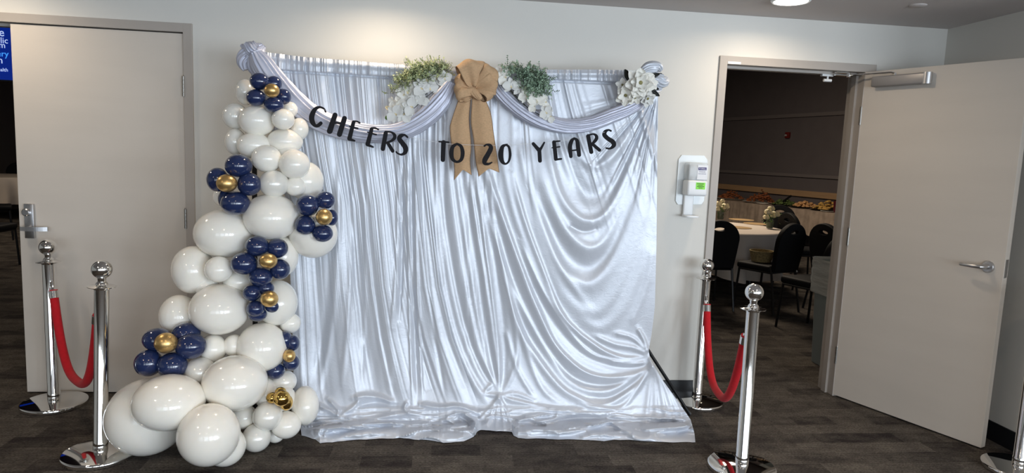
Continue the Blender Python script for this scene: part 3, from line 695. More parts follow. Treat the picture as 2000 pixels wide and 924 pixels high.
# ------------------------------------------------------------------ banner letters
BY = -0.545
def stroke_poly(pts, n=None, closed=False):
    S = spline(pts, n or (2 if len(pts) == 2 else 8 * len(pts))); L_, R_ = [], []
    m_ = len(S)
    for i, s in enumerate(S):
        a = S[(i - 1) % (m_ - 1)] if closed else S[max(i - 1, 0)]; c = S[(i + 1) % (m_ - 1)] if closed else S[min(i + 1, m_ - 1)]
        dx, dy = c[0] - a[0], c[1] - a[1]; l = math.hypot(dx, dy) + 1e-9; nx, ny = -dy / l, dx / l; hw = max(s[2], 4) / 2
        L_.append((s[0] + nx * hw, s[1] + ny * hw)); R_.append((s[0] - nx * hw, s[1] - ny * hw))
    return S, L_, R_
def letter(ch, strokes, org, sc, Y, label, group):
    bm = bmesh.new()
    for j, pts in enumerate(strokes):
        closed = pts[0] == pts[-1]; S, L_, R_ = stroke_poly(pts, closed=closed)
        def w3(q, d): p = at(org[0] + q[0] / sc, org[1] + q[1] / sc, Y); return (p.x, Y - .0004 * j + d, p.z)
        n = len(S)
        # round end caps as extra cross-sections
        secs = list(zip(L_, R_))
        if not closed:
            for end in (0, -1):
                s = S[end]; hw = max(s[2], 4) / 2; o = S[1] if end == 0 else S[-2]; dx, dy = s[0] - o[0], s[1] - o[1]; l = math.hypot(dx, dy); dx /= l; dy /= l
                cap = []
                for a in (25, 50, 75):
                    ca, sa = math.cos(math.radians(a)), math.sin(math.radians(a)); c = (s[0] + dx * hw * sa, s[1] + dy * hw * sa); A = secs[end][0]; mx = (A[0] - s[0], A[1] - s[1])
                    cap.append(((c[0] + mx[0] * ca, c[1] + mx[1] * ca), (c[0] - mx[0] * ca, c[1] - mx[1] * ca)))
                secs = cap[::-1] + secs if end == 0 else secs + cap
        fr = [(bm.verts.new(w3(a, 0)), bm.verts.new(w3(b_, 0))) for a, b_ in secs]; bk = [(bm.verts.new(w3(a, .003)), bm.verts.new(w3(b_, .003))) for a, b_ in secs]
        for i in range(len(secs) - 1):
            bm.faces.new([fr[i][0], fr[i][1], fr[i + 1][1], fr[i + 1][0]]); bm.faces.new([bk[i][1], bk[i][0], bk[i + 1][0], bk[i + 1][1]])
            bm.faces.new([fr[i][0], fr[i + 1][0], bk[i + 1][0], bk[i][0]]); bm.faces.new([fr[i + 1][1], fr[i][1], bk[i][1], bk[i + 1][1]])
        for e in (0, -1): bm.faces.new([fr[e][0], fr[e][1], bk[e][1], bk[e][0]])
    bmesh.ops.recalc_face_normals(bm, faces=bm.faces)
    tag(mesh_obj('banner_letter', bm, 'card', smooth=False), label, 'letter', group)
A1, A2, A3, A4 = (595, 190), (700, 230), (850, 250), (1030, 240); K = 9.24
LET = [
 ('C', A1, [[(378, 262, 32), (345, 205, 32), (265, 178, 42), (190, 215, 70), (145, 290, 90), (125, 370, 98), (142, 450, 88), (190, 512, 62), (245, 508, 66), (290, 468, 66)]], 'black glitter card letter C that opens the word CHEERS'),
 ('H', A1, [[(548, 320, 88), (452, 610, 104)], [(718, 380, 88), (628, 670, 94)], [(520, 462, 36), (660, 468, 36)]], 'black glitter card letter H in the word CHEERS'),
 ('E', A1, [[(882, 450, 66), (808, 745, 82)], [(880, 435, 36), (940, 436, 30), (995, 462, 30)], [(806, 520, 20), (870, 545, 30), (958, 562, 28)], [(806, 755, 60), (900, 785, 34)]], 'first black letter E in the word CHEERS, just right of the H'),
 ('E', A2, [[(238, 205, 66), (168, 475, 84)], [(236, 186, 34), (300, 186, 32), (360, 212, 28)], [(166, 262, 20), (240, 282, 30), (322, 305, 26)], [(166, 490, 56), (262, 528, 34)]], 'second black letter E in the word CHEERS, just left of the R'),
 ('R', A2, [[(492, 280, 78), (442, 560, 82)], [(490, 250, 34), (590, 260, 32), (650, 310, 58), (648, 370, 62), (590, 420, 44), (500, 455, 34)], [(530, 455, 62), (618, 600, 66)]], 'black glitter card letter R in the word CHEERS'),
 ('S', A2, [[(886, 352, 34), (835, 312, 40), (765, 328, 74), (738, 380, 84), (790, 455, 88), (848, 540, 92), (845, 620, 76), (780, 665, 40), (712, 645, 30), (680, 615, 28)]], 'black glitter card letter S that ends the word CHEERS'),
 ('T', A3, [[(150, 262, 86), (138, 575, 80)], [(70, 245, 30), (240, 258, 36)]], 'black glitter card letter T of the word TO, left of the bow tails'),
 ('O', A3, [[(395, 285, 40), (318, 340, 66), (292, 450, 80), (312, 560, 66), (392, 612, 44), (470, 568, 62), (495, 450, 74), (468, 335, 60), (395, 285, 40)]], 'black glitter card letter O of the word TO, over the left burlap tail'),
 ('2', A3, [[(888, 325, 34), (930, 300, 34), (990, 318, 66), (1002, 375, 84), (950, 480, 88), (895, 580, 92), (895, 638, 64), (960, 650, 44), (1022, 622, 26)]], 'black glitter card numeral 2 over the right burlap tail'),
 ('0', A3, [[(1275, 302, 34), (1212, 345, 70), (1184, 480, 96), (1208, 600, 74), (1268, 648, 36), (1328, 600, 38), (1352, 480, 50), (1330, 345, 44), (1275, 302, 34)], [(1270, 305, 24), (1298, 292, 20)]], 'black glitter card numeral 0 right of the burlap tail'),
 ('Y', A4, [[(108, 378, 60), (215, 500, 72)], [(215, 480, 70), (228, 685, 70)], [(306, 355, 30), (235, 480, 50)]], 'black glitter card letter Y that opens the word YEARS'),
 ('E', A4, [[(482, 350, 70), (515, 650, 70)], [(480, 338, 34), (584, 328, 28)], [(444, 450, 20), (584, 432, 26)], [(505, 665, 40), (612, 650, 34)]], 'black glitter card letter E in the word YEARS'),
 ('A', A4, [[(786, 606, 62), (768, 440, 76), (800, 325, 66), (848, 278, 36)], [(845, 278, 36), (895, 318, 64), (915, 430, 76), (934, 580, 72)], [(790, 500, 28), (900, 490, 28)]], 'black glitter card letter A in the word YEARS'),
 ('R', A4, [[(1098, 240, 74), (1154, 525, 74)], [(1085, 228, 34), (1190, 202, 32), (1245, 238, 56), (1240, 300, 62), (1165, 388, 44)], [(1178, 385, 56), (1302, 492, 62)]], 'black glitter card letter R in the word YEARS'),
 ('S', A4, [[(1508, 145, 34), (1465, 128, 34), (1410, 155, 60), (1392, 215, 78), (1450, 280, 78), (1540, 340, 84), (1562, 400, 78), (1520, 450, 48), (1470, 465, 34), (1425, 455, 30)]], 'black glitter card letter S that ends the word YEARS')]
for ch, org, st_, lab in LET: letter(ch, st_, org, K, BY, lab, 'black banner letters')
b = tube([at(u, v, Y) for u, v, Y in spline([(606, 196, -.49), (622, 209, BY + .004), (655, 224, BY + .004), (692, 238, BY + .004), (730, 251, BY + .004), (755, 258, BY + .004), (800, 268, BY + .004), (862, 279, BY + .004), (892, 282, BY + .004), (955, 284, BY + .004), (988, 284, BY + .004), (1042, 280, BY + .004), (1085, 277, BY + .004), (1120, 271, BY + .004), (1150, 265, BY + .004), (1188, 256, BY + .004), (1240, 235, -.47)], 80)], .0009, 5)
tag(mesh_obj('banner_string', b, 'thread'), 'thin white string threaded through the tops of the black letters', 'string')

# ------------------------------------------------------------------ burlap bow
BW = -0.50
bc = at(928, 165, BW)
bow = thing('burlap_bow', at(928, 345, BW), 'large tan burlap bow with two long tails at the centre top', 'bow')
def ribbon(Lp, Rp, name, m='burlap', nu=14, nv=60, depth=None, seed=0, parent=bow, notch=None, hood=.010):
    Ls = spline(Lp, nv); Rs = spline(Rp, nv); r = np.random.RandomState(seed); ph = r.rand(4) * 6.28; V_, F_ = [], []
    for j in range(nv):
        t_ = j / (nv - 1)
        for i in range(nu):
            a = i / (nu - 1); u = Ls[j][0] * (1 - a) + Rs[j][0] * a; v = Ls[j][1] * (1 - a) + Rs[j][1] * a; Y = Ls[j][2] * (1 - a) + Rs[j][2] * a
            if notch is not None and t_ > .85: v -= notch * (1 - abs(2 * a - 1)) * (t_ - .85) / .15
            Y -= hood * math.sin(a * PI) + .004 * math.sin(a * 7 + ph[0] + 2 * t_) * (1 - .5 * t_) + .005 * math.sin(t_ * 9 + ph[1])
            p = at(u, v, Y); V_.append(p)
    for j in range(nv - 1):
        for i in range(nu - 1):
            k = j * nu + i; F_.append((k, k + nu, k + nu + 1, k + 1))
    o = mesh_obj(name, (V_, F_), m, parent, sharp=0); sm = o.modifiers.new('thick', 'SOLIDIFY'); sm.thickness = .0015
    for e, nm in ((0, 'wired_edge'), (nu - 1, 'wired_edge')):
        mesh_obj(nm, tube([V_[j * nu + e] for j in range(nv)], .0011, 6), 'burlap_edge', o)
    return o
YT = -0.475
ribbon([(899, 176, YT), (896, 193, YT), (882, 235, YT), (879, 257, YT), (887, 320, YT), (887, 352, YT)], [(924, 172, YT), (919, 200, YT), (916, 235, YT), (920, 284, YT), (918, 315, YT), (921, 342, YT)], 'tail', notch=16, seed=1)
ribbon([(921, 170, YT - .006), (922, 196, YT - .006), (920, 238, YT), (925, 272, YT), (929, 314, YT), (935, 345, YT)], [(932, 168, YT - .006), (944, 187, YT - .006), (958, 220, YT), (964, 260, YT), (970, 300, YT), (975, 337, YT)], 'tail', notch=12, seed=2)
def loop(ang, L_, wd, dep, roll, name='loop', cpx=(928, 168), seed=0, Yo=0.0, pinch=.25):
    """puffed ribbon loop: leaves the knot, swings forward and returns behind"""
    c = at(cpx[0], cpx[1], BW + Yo); d = Vector((math.cos(ang), 0, math.sin(ang))); f = Vector((0, -1, 0)); side = d.cross(f).normalized()
    f2 = (f * math.cos(roll) + side * math.sin(roll)); s2 = (side * math.cos(roll) - f * math.sin(roll)); r = np.random.RandomState(seed); ph = r.rand(3) * 6.28
    nv, nu = 44, 16; V_, F_ = [], []
    for j in range(nv):
        t_ = j / (nv - 1); th = 2 * PI * t_
        al = L_ * (.5 - .5 * math.cos(th)) ** .75; fo = dep * math.sin(th) * (.35 + .65 * (al / L_)); wid = wd * (pinch + (1 - pinch) * math.sin(PI * t_) ** .8)
        for i in range(nu):
            a = 2 * i / (nu - 1) - 1
            k = 1 - .18 * a * a
            p = c + d * (al * k + .004 * math.sin(5 * a + ph[0])) + f2 * (fo * (1 - .25 * a * a) + .006 * math.sin(a * 5 + ph[1] + 4 * t_)) + s2 * (a * wid / 2); V_.append(p)
    for j in range(nv - 1):
        for i in range(nu - 1):
            k = j * nu + i; F_.append((k, k + nu, k + nu + 1, k + 1))
    o = mesh_obj(name, (V_, F_), 'burlap', bow, sharp=0); sm = o.modifiers.new('thick', 'SOLIDIFY'); sm.thickness = .0015
    for e in (0, nu - 1): mesh_obj('wired_edge', tube([V_[j * nu + e] for j in range(nv)], .0012, 6), 'burlap_edge', o)
R_ = math.radians
KN_ = (930, 172)
loop(R_(158), .118, .085, .045, R_(-62), seed=1, cpx=KN_)                       # left loop, open to the left
loop(R_(100), .135, .150, .060, R_(8), seed=2, Yo=-.03, cpx=(924, 168))         # big loop folded over the middle
loop(R_(52), .140, .125, .055, R_(28), seed=4, Yo=-.01, cpx=KN_)
loop(R_(75), .120, .10, .045, R_(-35), seed=3, Yo=.01, cpx=KN_)
loop(R_(18), .112, .120, .050, R_(12), seed=5, Yo=-.015, cpx=KN_)
loop(R_(188), .120, .100, .050, R_(18), seed=6, Yo=-.01, cpx=(932, 176))
loop(R_(-22), .095, .090, .045, R_(-35), seed=7, cpx=KN_)
loop(R_(208), .105, .080, .040, R_(-25), seed=8, Yo=.01, cpx=KN_)
loop(R_(128), .120, .110, .045, R_(-20), seed=9, Yo=.0, cpx=KN_)
mesh_obj('knot', swag([(915, 172, 4, .012), (922, 178, 8, .018), (932, 186, 7, .018), (940, 194, 4, .01)], BW - .02, 31, 5, 40, 40), 'burlap', bow, sharp=0)

# ------------------------------------------------------------------ flowers
def petal_bm(L_, W_, cup, seed, n=9, ruff=.12, tip=.0):
    """petal along +y, opens towards +z"""
    r = np.random.RandomState(seed); ph = r.rand(3) * 6.28; b = bmesh.new(); g = []
    for j in range(n):
        t_ = j / (n - 1); w_ = W_ * (max(math.sin(PI * min(.08 + t_ * .86, 1)), 0) ** .55) * (1 - tip * t_ ** 3)
        row = []
        for i in range(n):
            a = 2 * i / (n - 1) - 1
            row.append(b.verts.new((a * w_ / 2, L_ * t_ * (1 - .10 * a * a), cup * (t_ ** 1.5) * L_ + .25 * abs(a) ** 2 * w_ * .5 + ruff * L_ * .25 * math.sin(a * 6 + ph[0]) * t_ + ruff * L_ * .2 * math.sin(t_ * 8 + ph[1]) * abs(a))))
        g.append(row)
    for j in range(n - 1):
        for i in range(n - 1): b.faces.new([g[j][i], g[j][i + 1], g[j + 1][i + 1], g[j + 1][i]])
    return b
def facing(loc, yaw, pitch, roll=0):
    # local +z -> towards camera (-y), then turned
    return Matrix.Translation(loc) @ Matrix.Rotation(yaw, 4, 'Z') @ Matrix.Rotation(pitch, 4, 'X') @ Matrix.Rotation(PI / 2, 4, 'X') @ Matrix.Rotation(roll, 4, 'Z')
def orchid(parent, u, v, rpx, Y, roll, yaw=0, pitch=0, seed=0, m='petal'):
    p = at(u, v, Y); R = rpx * 1.14 * pxm(Y); mt = facing(p, yaw, pitch, roll)
    fl = None
    spec = ((90, .95, .62, .05), (210, .95, .60, .05), (330, .95, .60, .05), (10, 1.0, 1.0, .16), (170, 1.0, 1.0, .16))
    b0 = ellipsoid((0, 0, 0), R * .08, R * .08, R * .08, u=8, v=6); fl = mesh_obj('orchid', xf(b0, mt), 'lip', parent)
    for k, (a, l, w_, c) in enumerate(spec):
        b = petal_bm(R * l, R * w_, c, seed * 7 + k); xf(b, mt @ Matrix.Rotation(R_(a - 90), 4, 'Z') @ Matrix.Translation((0, R * .03, .002 * (k > 2)))); mesh_obj('petal', b, m, fl, sharp=0)
    b = petal_bm(R * .26, R * .2, .7, seed + 3, 6); xf(b, mt @ Matrix.Rotation(R_(180), 4, 'Z')); mesh_obj('orchid_lip', b, 'lip', fl, sharp=0)
def foliage(parent, pts, n, m, size, Y, spread, seed, rnd=False):
    """sprigs: stems with paired small leaves"""
    r = random.Random(seed); V_, F_ = [], []; sb = bmesh.new()
    for k in range(n):
        q = pts[r.randrange(len(pts))]; f_ = r.random(); q2 = pts[min(len(pts) - 1, pts.index(q) + 1)]
        u = q[0] * (1 - f_) + q2[0] * f_ + r.gauss(0, 1) * spread * .55; v = q[1] * (1 - f_) + q2[1] * f_ + r.gauss(0, 1) * spread * .45
        p = at(u, v, Y - r.uniform(-.01, .06)); d = Vector((r.gauss(0, .7), -abs(r.gauss(.3, .4)), r.gauss(.5, .6))).normalized(); Ls = r.uniform(.03, .055)
        tube([p, p + d * Ls], .0008, 4, sb)
        for j in range(5):
            c = p + d * Ls * (j + 1) / 5
            for sgn in (-1, 1):
                sd = d.cross(Vector((r.gauss(0, 1), r.gauss(0, 1), r.gauss(0, 1)))).normalized(); ld = (sd * sgn + d * .6 + Vector((0, 0, .1))).normalized(); nn = ld.cross(d).normalized(); s_ = size * r.uniform(.7, 1.25); w_ = s_ * (.30 if rnd else .17)
                i0 = len(V_); up_ = nn.cross(ld) 
                V_ += [c, c + ld * s_ * .5 + nn * w_, c + ld * s_, c + ld * s_ * .5 - nn * w_, c + ld * s_ * .5 + up_ * s_ * .06]
                F_ += [(i0, i0 + 1, i0 + 4), (i0 + 1, i0 + 2, i0 + 4), (i0 + 2, i0 + 3, i0 + 4), (i0 + 3, i0, i0 + 4)]
    o = mesh_obj('leaves', (V_, F_), m, parent, sharp=0); o['kind'] = 'stuff'
    s = mesh_obj('stems', sb, 'stem', parent); s['kind'] = 'stuff'
FY = -0.47
fl = thing('orchid_spray', at(820, 200, FY), 'white orchid spray with olive greenery left of the burlap bow', 'flowers')
foliage(fl, [(778, 168), (800, 160), (815, 148), (835, 140), (855, 136), (868, 142), (800, 140), (830, 150)], 330, 'leaf1', .018, FY, 12, 1)
foliage(fl, [(775, 160), (790, 170), (765, 180)], 14, 'leaf1', .012, FY, 7, 2)
for k, (u, v, r_, ro, yw, pt, mm) in enumerate(((795, 179, 17, .5, .1, .1, 'petal'), (788, 186, 15, 2.2, -.3, .2, 'petal'), (833, 155, 17, .2, .1, -.1, 'petal_grey'), (852, 152, 17, -.3, .3, .1, 'petal_grey'), (868, 152, 13, .3, .4, .2, 'petal_grey'), (822, 172, 16, 1.0, .2, .0, 'petal_grey'), (840, 172, 14, .1, .3, .2, 'petal_grey'), (812, 196, 17, .3, 0, .1, 'petal_grey'), (802, 208, 16, 1.3, .2, .2, 'petal_grey'), (826, 192, 13, 2.2, .2, .1, 'petal_grey'), (778, 205, 15, .2, -.3, .1, 'petal'), (772, 222, 16, .9, -.1, .1, 'petal_grey'), (788, 224, 15, 2.5, .1, .2, 'petal_grey'), (768, 198, 9, 2.5, -.6, .1, 'petal'))):
    orchid(fl, u, v, r_, FY - .03 - .008 * (k % 3), ro, yw, pt, k, mm)
b = tube([at(*q, FY - .02) for q in ((870, 150), (840, 175), (812, 205), (790, 225), (765, 228))], .0022, 6); mesh_obj('stem', b, 'stem', fl)
b = tube([at(*q, FY - .025) for q in ((858, 170), (832, 190), (805, 215), (780, 218), (762, 210))], .0018, 6); mesh_obj('stem', b, 'stem', fl)
p = at(755, 230, FY - .03); mesh_obj('bud', ellipsoid(p, .008, .008, .011), 'bud', fl)
b = petal_bm(.045, .02, .2, 5); xf(b, facing(at(753, 208, FY - .03), 0, 0, -2.1)); mesh_obj('bud_petal', b, 'lip', fl, sharp=0)
fr_ = thing('orchid_spray', at(1030, 190, FY), 'white orchid spray with grey green greenery right of the burlap bow', 'flowers')
foliage(fr_, [(990, 134), (1003, 140), (1018, 148), (1035, 156), (1050, 165), (1060, 178), (1025, 135), (1045, 145), (1062, 160), (1020, 165), (1062, 188), (1040, 175)], 330, 'leaf2', .015, FY, 10, 3, True)
for k, (u, v, r_, ro, yw, pt, mm) in enumerate(((974, 148, 15, .3, -.1, 0, 'petal'), (985, 150, 15, 1.2, .1, .1, 'petal'), (998, 168, 15, .2, .1, 0, 'petal_grey'), (1015, 172, 15, 2.4, .2, .1, 'petal_grey'), (1028, 186, 15, .6, 0, .1, 'petal'), (1048, 196, 17, .2, .1, 0, 'petal'), (1064, 200, 13, 1.9, .3, 0, 'petal'), (1042, 206, 12, 1.2, -.2, .2, 'petal'), (1066, 219, 13, .8, .1, .2, 'petal_grey'), (1074, 228, 11, 2.1, .1, .2, 'petal_grey'))):
    orchid(fr_, u, v, r_, FY - .03 - .008 * (k % 3), ro, yw, pt, 30 + k, mm)
b = tube([at(*q, FY - .02) for q in ((985, 160), (1005, 185), (1030, 210), (1060, 228), (1082, 234))], .0022, 6); mesh_obj('stem', b, 'stem', fr_)
b = tube([at(*q, FY - .025) for q in ((995, 175), (1015, 200), (1040, 215), (1070, 215))], .0018, 6); mesh_obj('stem', b, 'stem', fr_)
# magnolia at the right corner
mg = thing('magnolia_spray', at(1248, 205, FY), 'cluster of white magnolia blooms with near-black leaves at the top right corner', 'flowers')
def bloom(u, v, rpx, Y, seed, m='petal', yaw=0, pitch=0, layers=((7, 1.0, .05), (6, .72, .35), (5, .48, .8)), roll=0):
    p = at(u, v, Y); R = rpx * pxm(Y); mt = facing(p, yaw, pitch, roll); rr = random.Random(seed)
    o = mesh_obj('bloom', xf(ellipsoid((0, 0, .006), R * .17, R * .17, R * .16, u=12, v=8), mt), 'pistil', mg)
    for li, (n, l, c) in enumerate(layers):
        for k in range(n):
            b = petal_bm(R * l * rr.uniform(.9, 1.08), R * l * .82, c, seed * 31 + li * 9 + k, ruff=.2)
            xf(b, mt @ Matrix.Translation((0, 0, .005 * li)) @ Matrix.Rotation(2 * PI * (k + .4 * li) / n + rr.uniform(-.12, .12), 4, 'Z') @ Matrix.Translation((0, R * .04, 0))); mesh_obj('petal', b, m, o, sharp=0)
for (u, v, L_, W_, ro) in ((1231, 160, .075, .034, .55), (1262, 152, .075, .032, -1.25), (1268, 176, .065, .028, -2.05), (1252, 180, .05, .03, -3.0), (1250, 172, .07, .04, -2.8), (1262, 170, .07, .03, -1.7)):
    b = petal_bm(L_, W_, .15, int(u)); xf(b, facing(at(u, v, FY - .02), 0, 0, ro)); mesh_obj('leaf', b, 'darkleaf', mg, sharp=0)
bloom(1250, 162, 30, FY - .075, 1)
bloom(1222, 186, 20, FY - .04, 2, 'petal', -.3, .2, ((6, 1.0, .2), (5, .7, .6)))
bloom(1240, 190, 15, FY - .055, 3, 'petal', 0, .5, ((5, 1.0, .4), (4, .6, .9)))
bloom(1264, 192, 17, FY - .04, 4, 'petal_grey', .3, .4, ((6, 1.0, .15), (4, .6, .6)))
bloom(1216, 166, 13, FY - .03, 5, 'petal_grey', -.4, 0, ((5, 1.0, .3),))
bloom(1274, 164, 13, FY - .05, 6, 'petal', .5, 0, ((5, 1.0, .3),))

# ------------------------------------------------------------------ balloons
def balloon_mesh(name, m):
    b = bmesh.new(); nu, nv = 40, 26; rings = []
    for j in range(1, nv):
        th = PI * j / nv; y = -math.cos(th); r = math.sin(th)
        if y > 0: y2 = y * (1 + .12 * y); r *= (1 - .05 * y * y)       # pear towards the nozzle (+y, turned to the core of the garland)
        else: y2 = y
        rings.append([b.verts.new((r * math.cos(a), y2, r * math.sin(a))) for a in [2 * PI * k / nu for k in range(nu)]])
    v0 = b.verts.new((0, -1, 0))
    for k in range(nu): b.faces.new([v0, rings[0][k], rings[0][(k + 1) % nu]])
    for i in range(len(rings) - 1):
        for k in range(nu): b.faces.new([rings[i][k], rings[i + 1][k], rings[i + 1][(k + 1) % nu], rings[i][(k + 1) % nu]])
    kn = [b.verts.new((.06 * math.cos(2 * PI * k / nu), 1.20, .06 * math.sin(2 * PI * k / nu))) for k in range(nu)]
    for k in range(nu): b.faces.new([rings[-1][k], kn[k], kn[(k + 1) % nu], rings[-1][(k + 1) % nu]])
    b.faces.new(kn)
    bmesh.ops.recalc_face_normals(b, faces=b.faces)
    me = bpy.data.meshes.new(name); b.to_mesh(me); b.free(); me.shade_smooth(); me.materials.append(M[m]); return me
BM_ = {k: balloon_mesh(n, k) for k, n in (('cream', 'cream_balloon'), ('pearl', 'pearl_balloon'), ('navy', 'navy_balloon'), ('gold', 'gold_balloon'), ('goldmirror', 'mirror_gold_balloon'))}
def core(v): return np.interp(v, [150, 300, 450, 600, 750, 900], [-.47, -.50, -.54, -.58, -.64, -.72])
def balloon(kind, u, v, rx, ry, layer, label, group=None, floor=False):
    Y = core(v) - layer * .055
    if floor:
        for _ in range(20):
            p = at(u, v, Y); r = ry * pxm(Y); Y += (r + .002 - p.z) * 1.5 * -1 * -1 if False else 0
            # move along the ray until the balloon just rests on the carpet
            d = ray(u, v); tt = ((ry * pxm(Y)) + .003 - CAM.z) / d.z; Y = (CAM + d * tt).y
    p = at(u, v, Y); s = pxm(Y) * .985
    if kind in ('cream', 'pearl'): R = max(rx, ry) * s
    else: R = (rx + ry) / 2 * s
    o = bpy.data.objects.new(BM_[kind].name, BM_[kind]); C.objects.link(o); o.location = p
    # point the nozzle back, towards the camera's line of sight so that the outline is the traced one
    o.rotation_euler = (rng.uniform(-.12, .12), 0, math.atan2(-(p.x - CAM.x), p.y - CAM.y) + rng.uniform(-.1, .1))
    o.scale = (rx * s, R, ry * s)
    if p.z - ry * s < .001: o.location.z = ry * s + .002
    tag(o, label, 'balloon', group); return o
G1 = 'white balloons of the garland'
W = [ # kind, u, v, rx, ry, layer, label
 ('pearl', 480, 180, 19, 24, 0, 'pearly white balloon half hidden left of the topmost navy flower'),
 ('pearl', 460, 227, 24, 24, 0, 'pearly balloon at the upper left edge, behind the large cream one below the top flower'),
 ('cream', 502, 236, 33, 29, 1, 'large cream balloon right below the topmost navy flower'),
 ('cream', 553, 233, 21, 20, 2, 'small round cream balloon below right of the topmost navy flower'),
 ('cream', 566, 214, 15, 15, 0, 'sliver of a cream balloon tucked directly under the topmost flower on the right'),
 ('cream', 585, 252, 17, 21, 0, 'small cream balloon sticking out to the right just left of the letter C'),
 ('cream', 557, 276, 33, 24, .5, 'cream balloon lying sideways beneath the small round one near the letter C'),
 ('cream', 497, 285, 32, 25, 1, 'cream balloon above the upper left navy flower and behind the one in front'),
 ('pearl', 460, 277, 20, 25, 0, 'pearly balloon at the left edge just above the upper left navy flower'),
 ('cream', 521, 310, 28, 26, 2, 'cream balloon in front, right of the upper left navy flower'),
 ('cream', 575, 321, 29, 28, 2, 'pale cream balloon at the right, a hand below the letters CH'),
 ('cream', 563, 301, 20, 19, 1, 'cream balloon mostly hidden above the pale one on the right'),
 ('pearl', 535, 359, 28, 26, 2.2, 'pearly white balloon just above the biggest balloon of the middle'),
 ('cream', 577, 364, 20, 19, 1.6, 'small cream balloon right of the pearly one in the upper middle'),
 ('cream', 598, 354, 33, 38, 0, 'tall cream balloon in the back at the right, above the right navy flower'),
 ('cream', 433, 385, 16, 17, 0, 'cream balloon peeping out behind the gold centre of the upper left flower'),
 ('cream', 530, 424, 52, 45, 1.6, 'very large off-white balloon left of the right-hand navy flower'),
 ('cream', 438, 456, 55, 47, 1, 'very large cream balloon beneath the upper left navy flower'),
 ('cream', 612, 458, 46, 46, 0, 'large cream balloon behind and below the right-hand navy flower'),
 ('cream', 377, 527, 39, 46, .6, 'cream balloon at the left edge in front of the door hinge side'),
 ('cream', 427, 526, 26, 25, 2.6, 'small round cream balloon left of the middle navy flower'),
 ('cream', 403, 559, 23, 19, 1, 'small cream balloon tucked under the round one left of the middle flower'),
 ('cream', 466, 549, 29, 22, .8, 'cream balloon tucked beneath the largest navy petal of the middle flower'),
 ('cream', 550, 500, 32, 40, .2, 'cream balloon behind the middle navy flower on its right'),
 ('cream', 429, 604, 56, 49, 2, 'very large cream balloon in the middle left, beside the fourth flower'),
 ('cream', 350, 617, 36, 41, .6, 'cream balloon at the left edge just above the lower left navy flower'),
 ('cream', 540, 591, 40, 45, .4, 'large cream balloon behind the small lower navy flower, on the right'),
 ('cream', 567, 631, 20, 20, 0, 'small cream balloon poking out on the right above the side-facing flower'),
 ('cream', 512, 678, 48, 48, 1.3, 'large off-white balloon left of the side-facing navy flower'),
 ('cream', 416, 681, 26, 28, 1.6, 'small cream balloon touching the right petal of the lower left flower'),
 ('cream', 457, 675, 20, 22, 1.4, 'small cream balloon between the large off-white one and its small left neighbour'),
 ('pearl', 391, 726, 30, 28, 2.8, 'pearly round balloon below right of the lower left navy flower'),
 ('cream', 459, 748, 62, 54, 3.6, 'huge off-white balloon in the lower middle of the garland'),
 ('pearl', 555, 745, 24, 22, .2, 'pearly balloon partly hidden above the small gold cluster'),
 ('cream', 554, 779, 24, 26, .8, 'cream balloon just behind the small gold cluster'),
 ('cream', 519, 768, 22, 32, .9, 'narrow cream balloon squeezed between the huge one and the gold cluster'),
 ('cream', 476, 814, 26, 24, 1.4, 'small cream balloon under the huge off-white one'),
 ('cream', 330, 786, 67, 54, 5.6, 'huge off-white balloon directly under the lower left navy flower')]
for w_ in W: balloon(w_[0], *w_[1:6], w_[6], G1)
balloon('cream', 288, 814, 75, 74, 1, 'biggest bluish-white balloon at the bottom left, beside the stanchion', G1, True)
balloon('cream', 440, 872, 39, 39, 1, 'bluish-white balloon on the carpet behind the bottommost big one', G1, True)
balloon('cream', 408, 849, 59, 61, 6.5, 'bottommost big off-white balloon at the front of the garland', G1)
balloon('pearl', 501, 855, 28, 28, 2, 'small pearly balloon lying on the carpet below the gold cluster', G1, True)
balloon('pearl', 523, 813, 29, 28, 2.4, 'pearly round balloon just below left of the gold cluster', G1)
balloon('cream', 559, 830, 29, 27, 1.6, 'cream balloon right of the pearly ones at the foot of the garland', G1)
balloon('cream', 538, 850, 17, 15, 1, 'little cream balloon low behind the pearly ones on the carpet', G1, True)
balloon('cream', 596, 792, 27, 39, .2, 'cream balloon at the lower right end, resting against the curtain', G1)
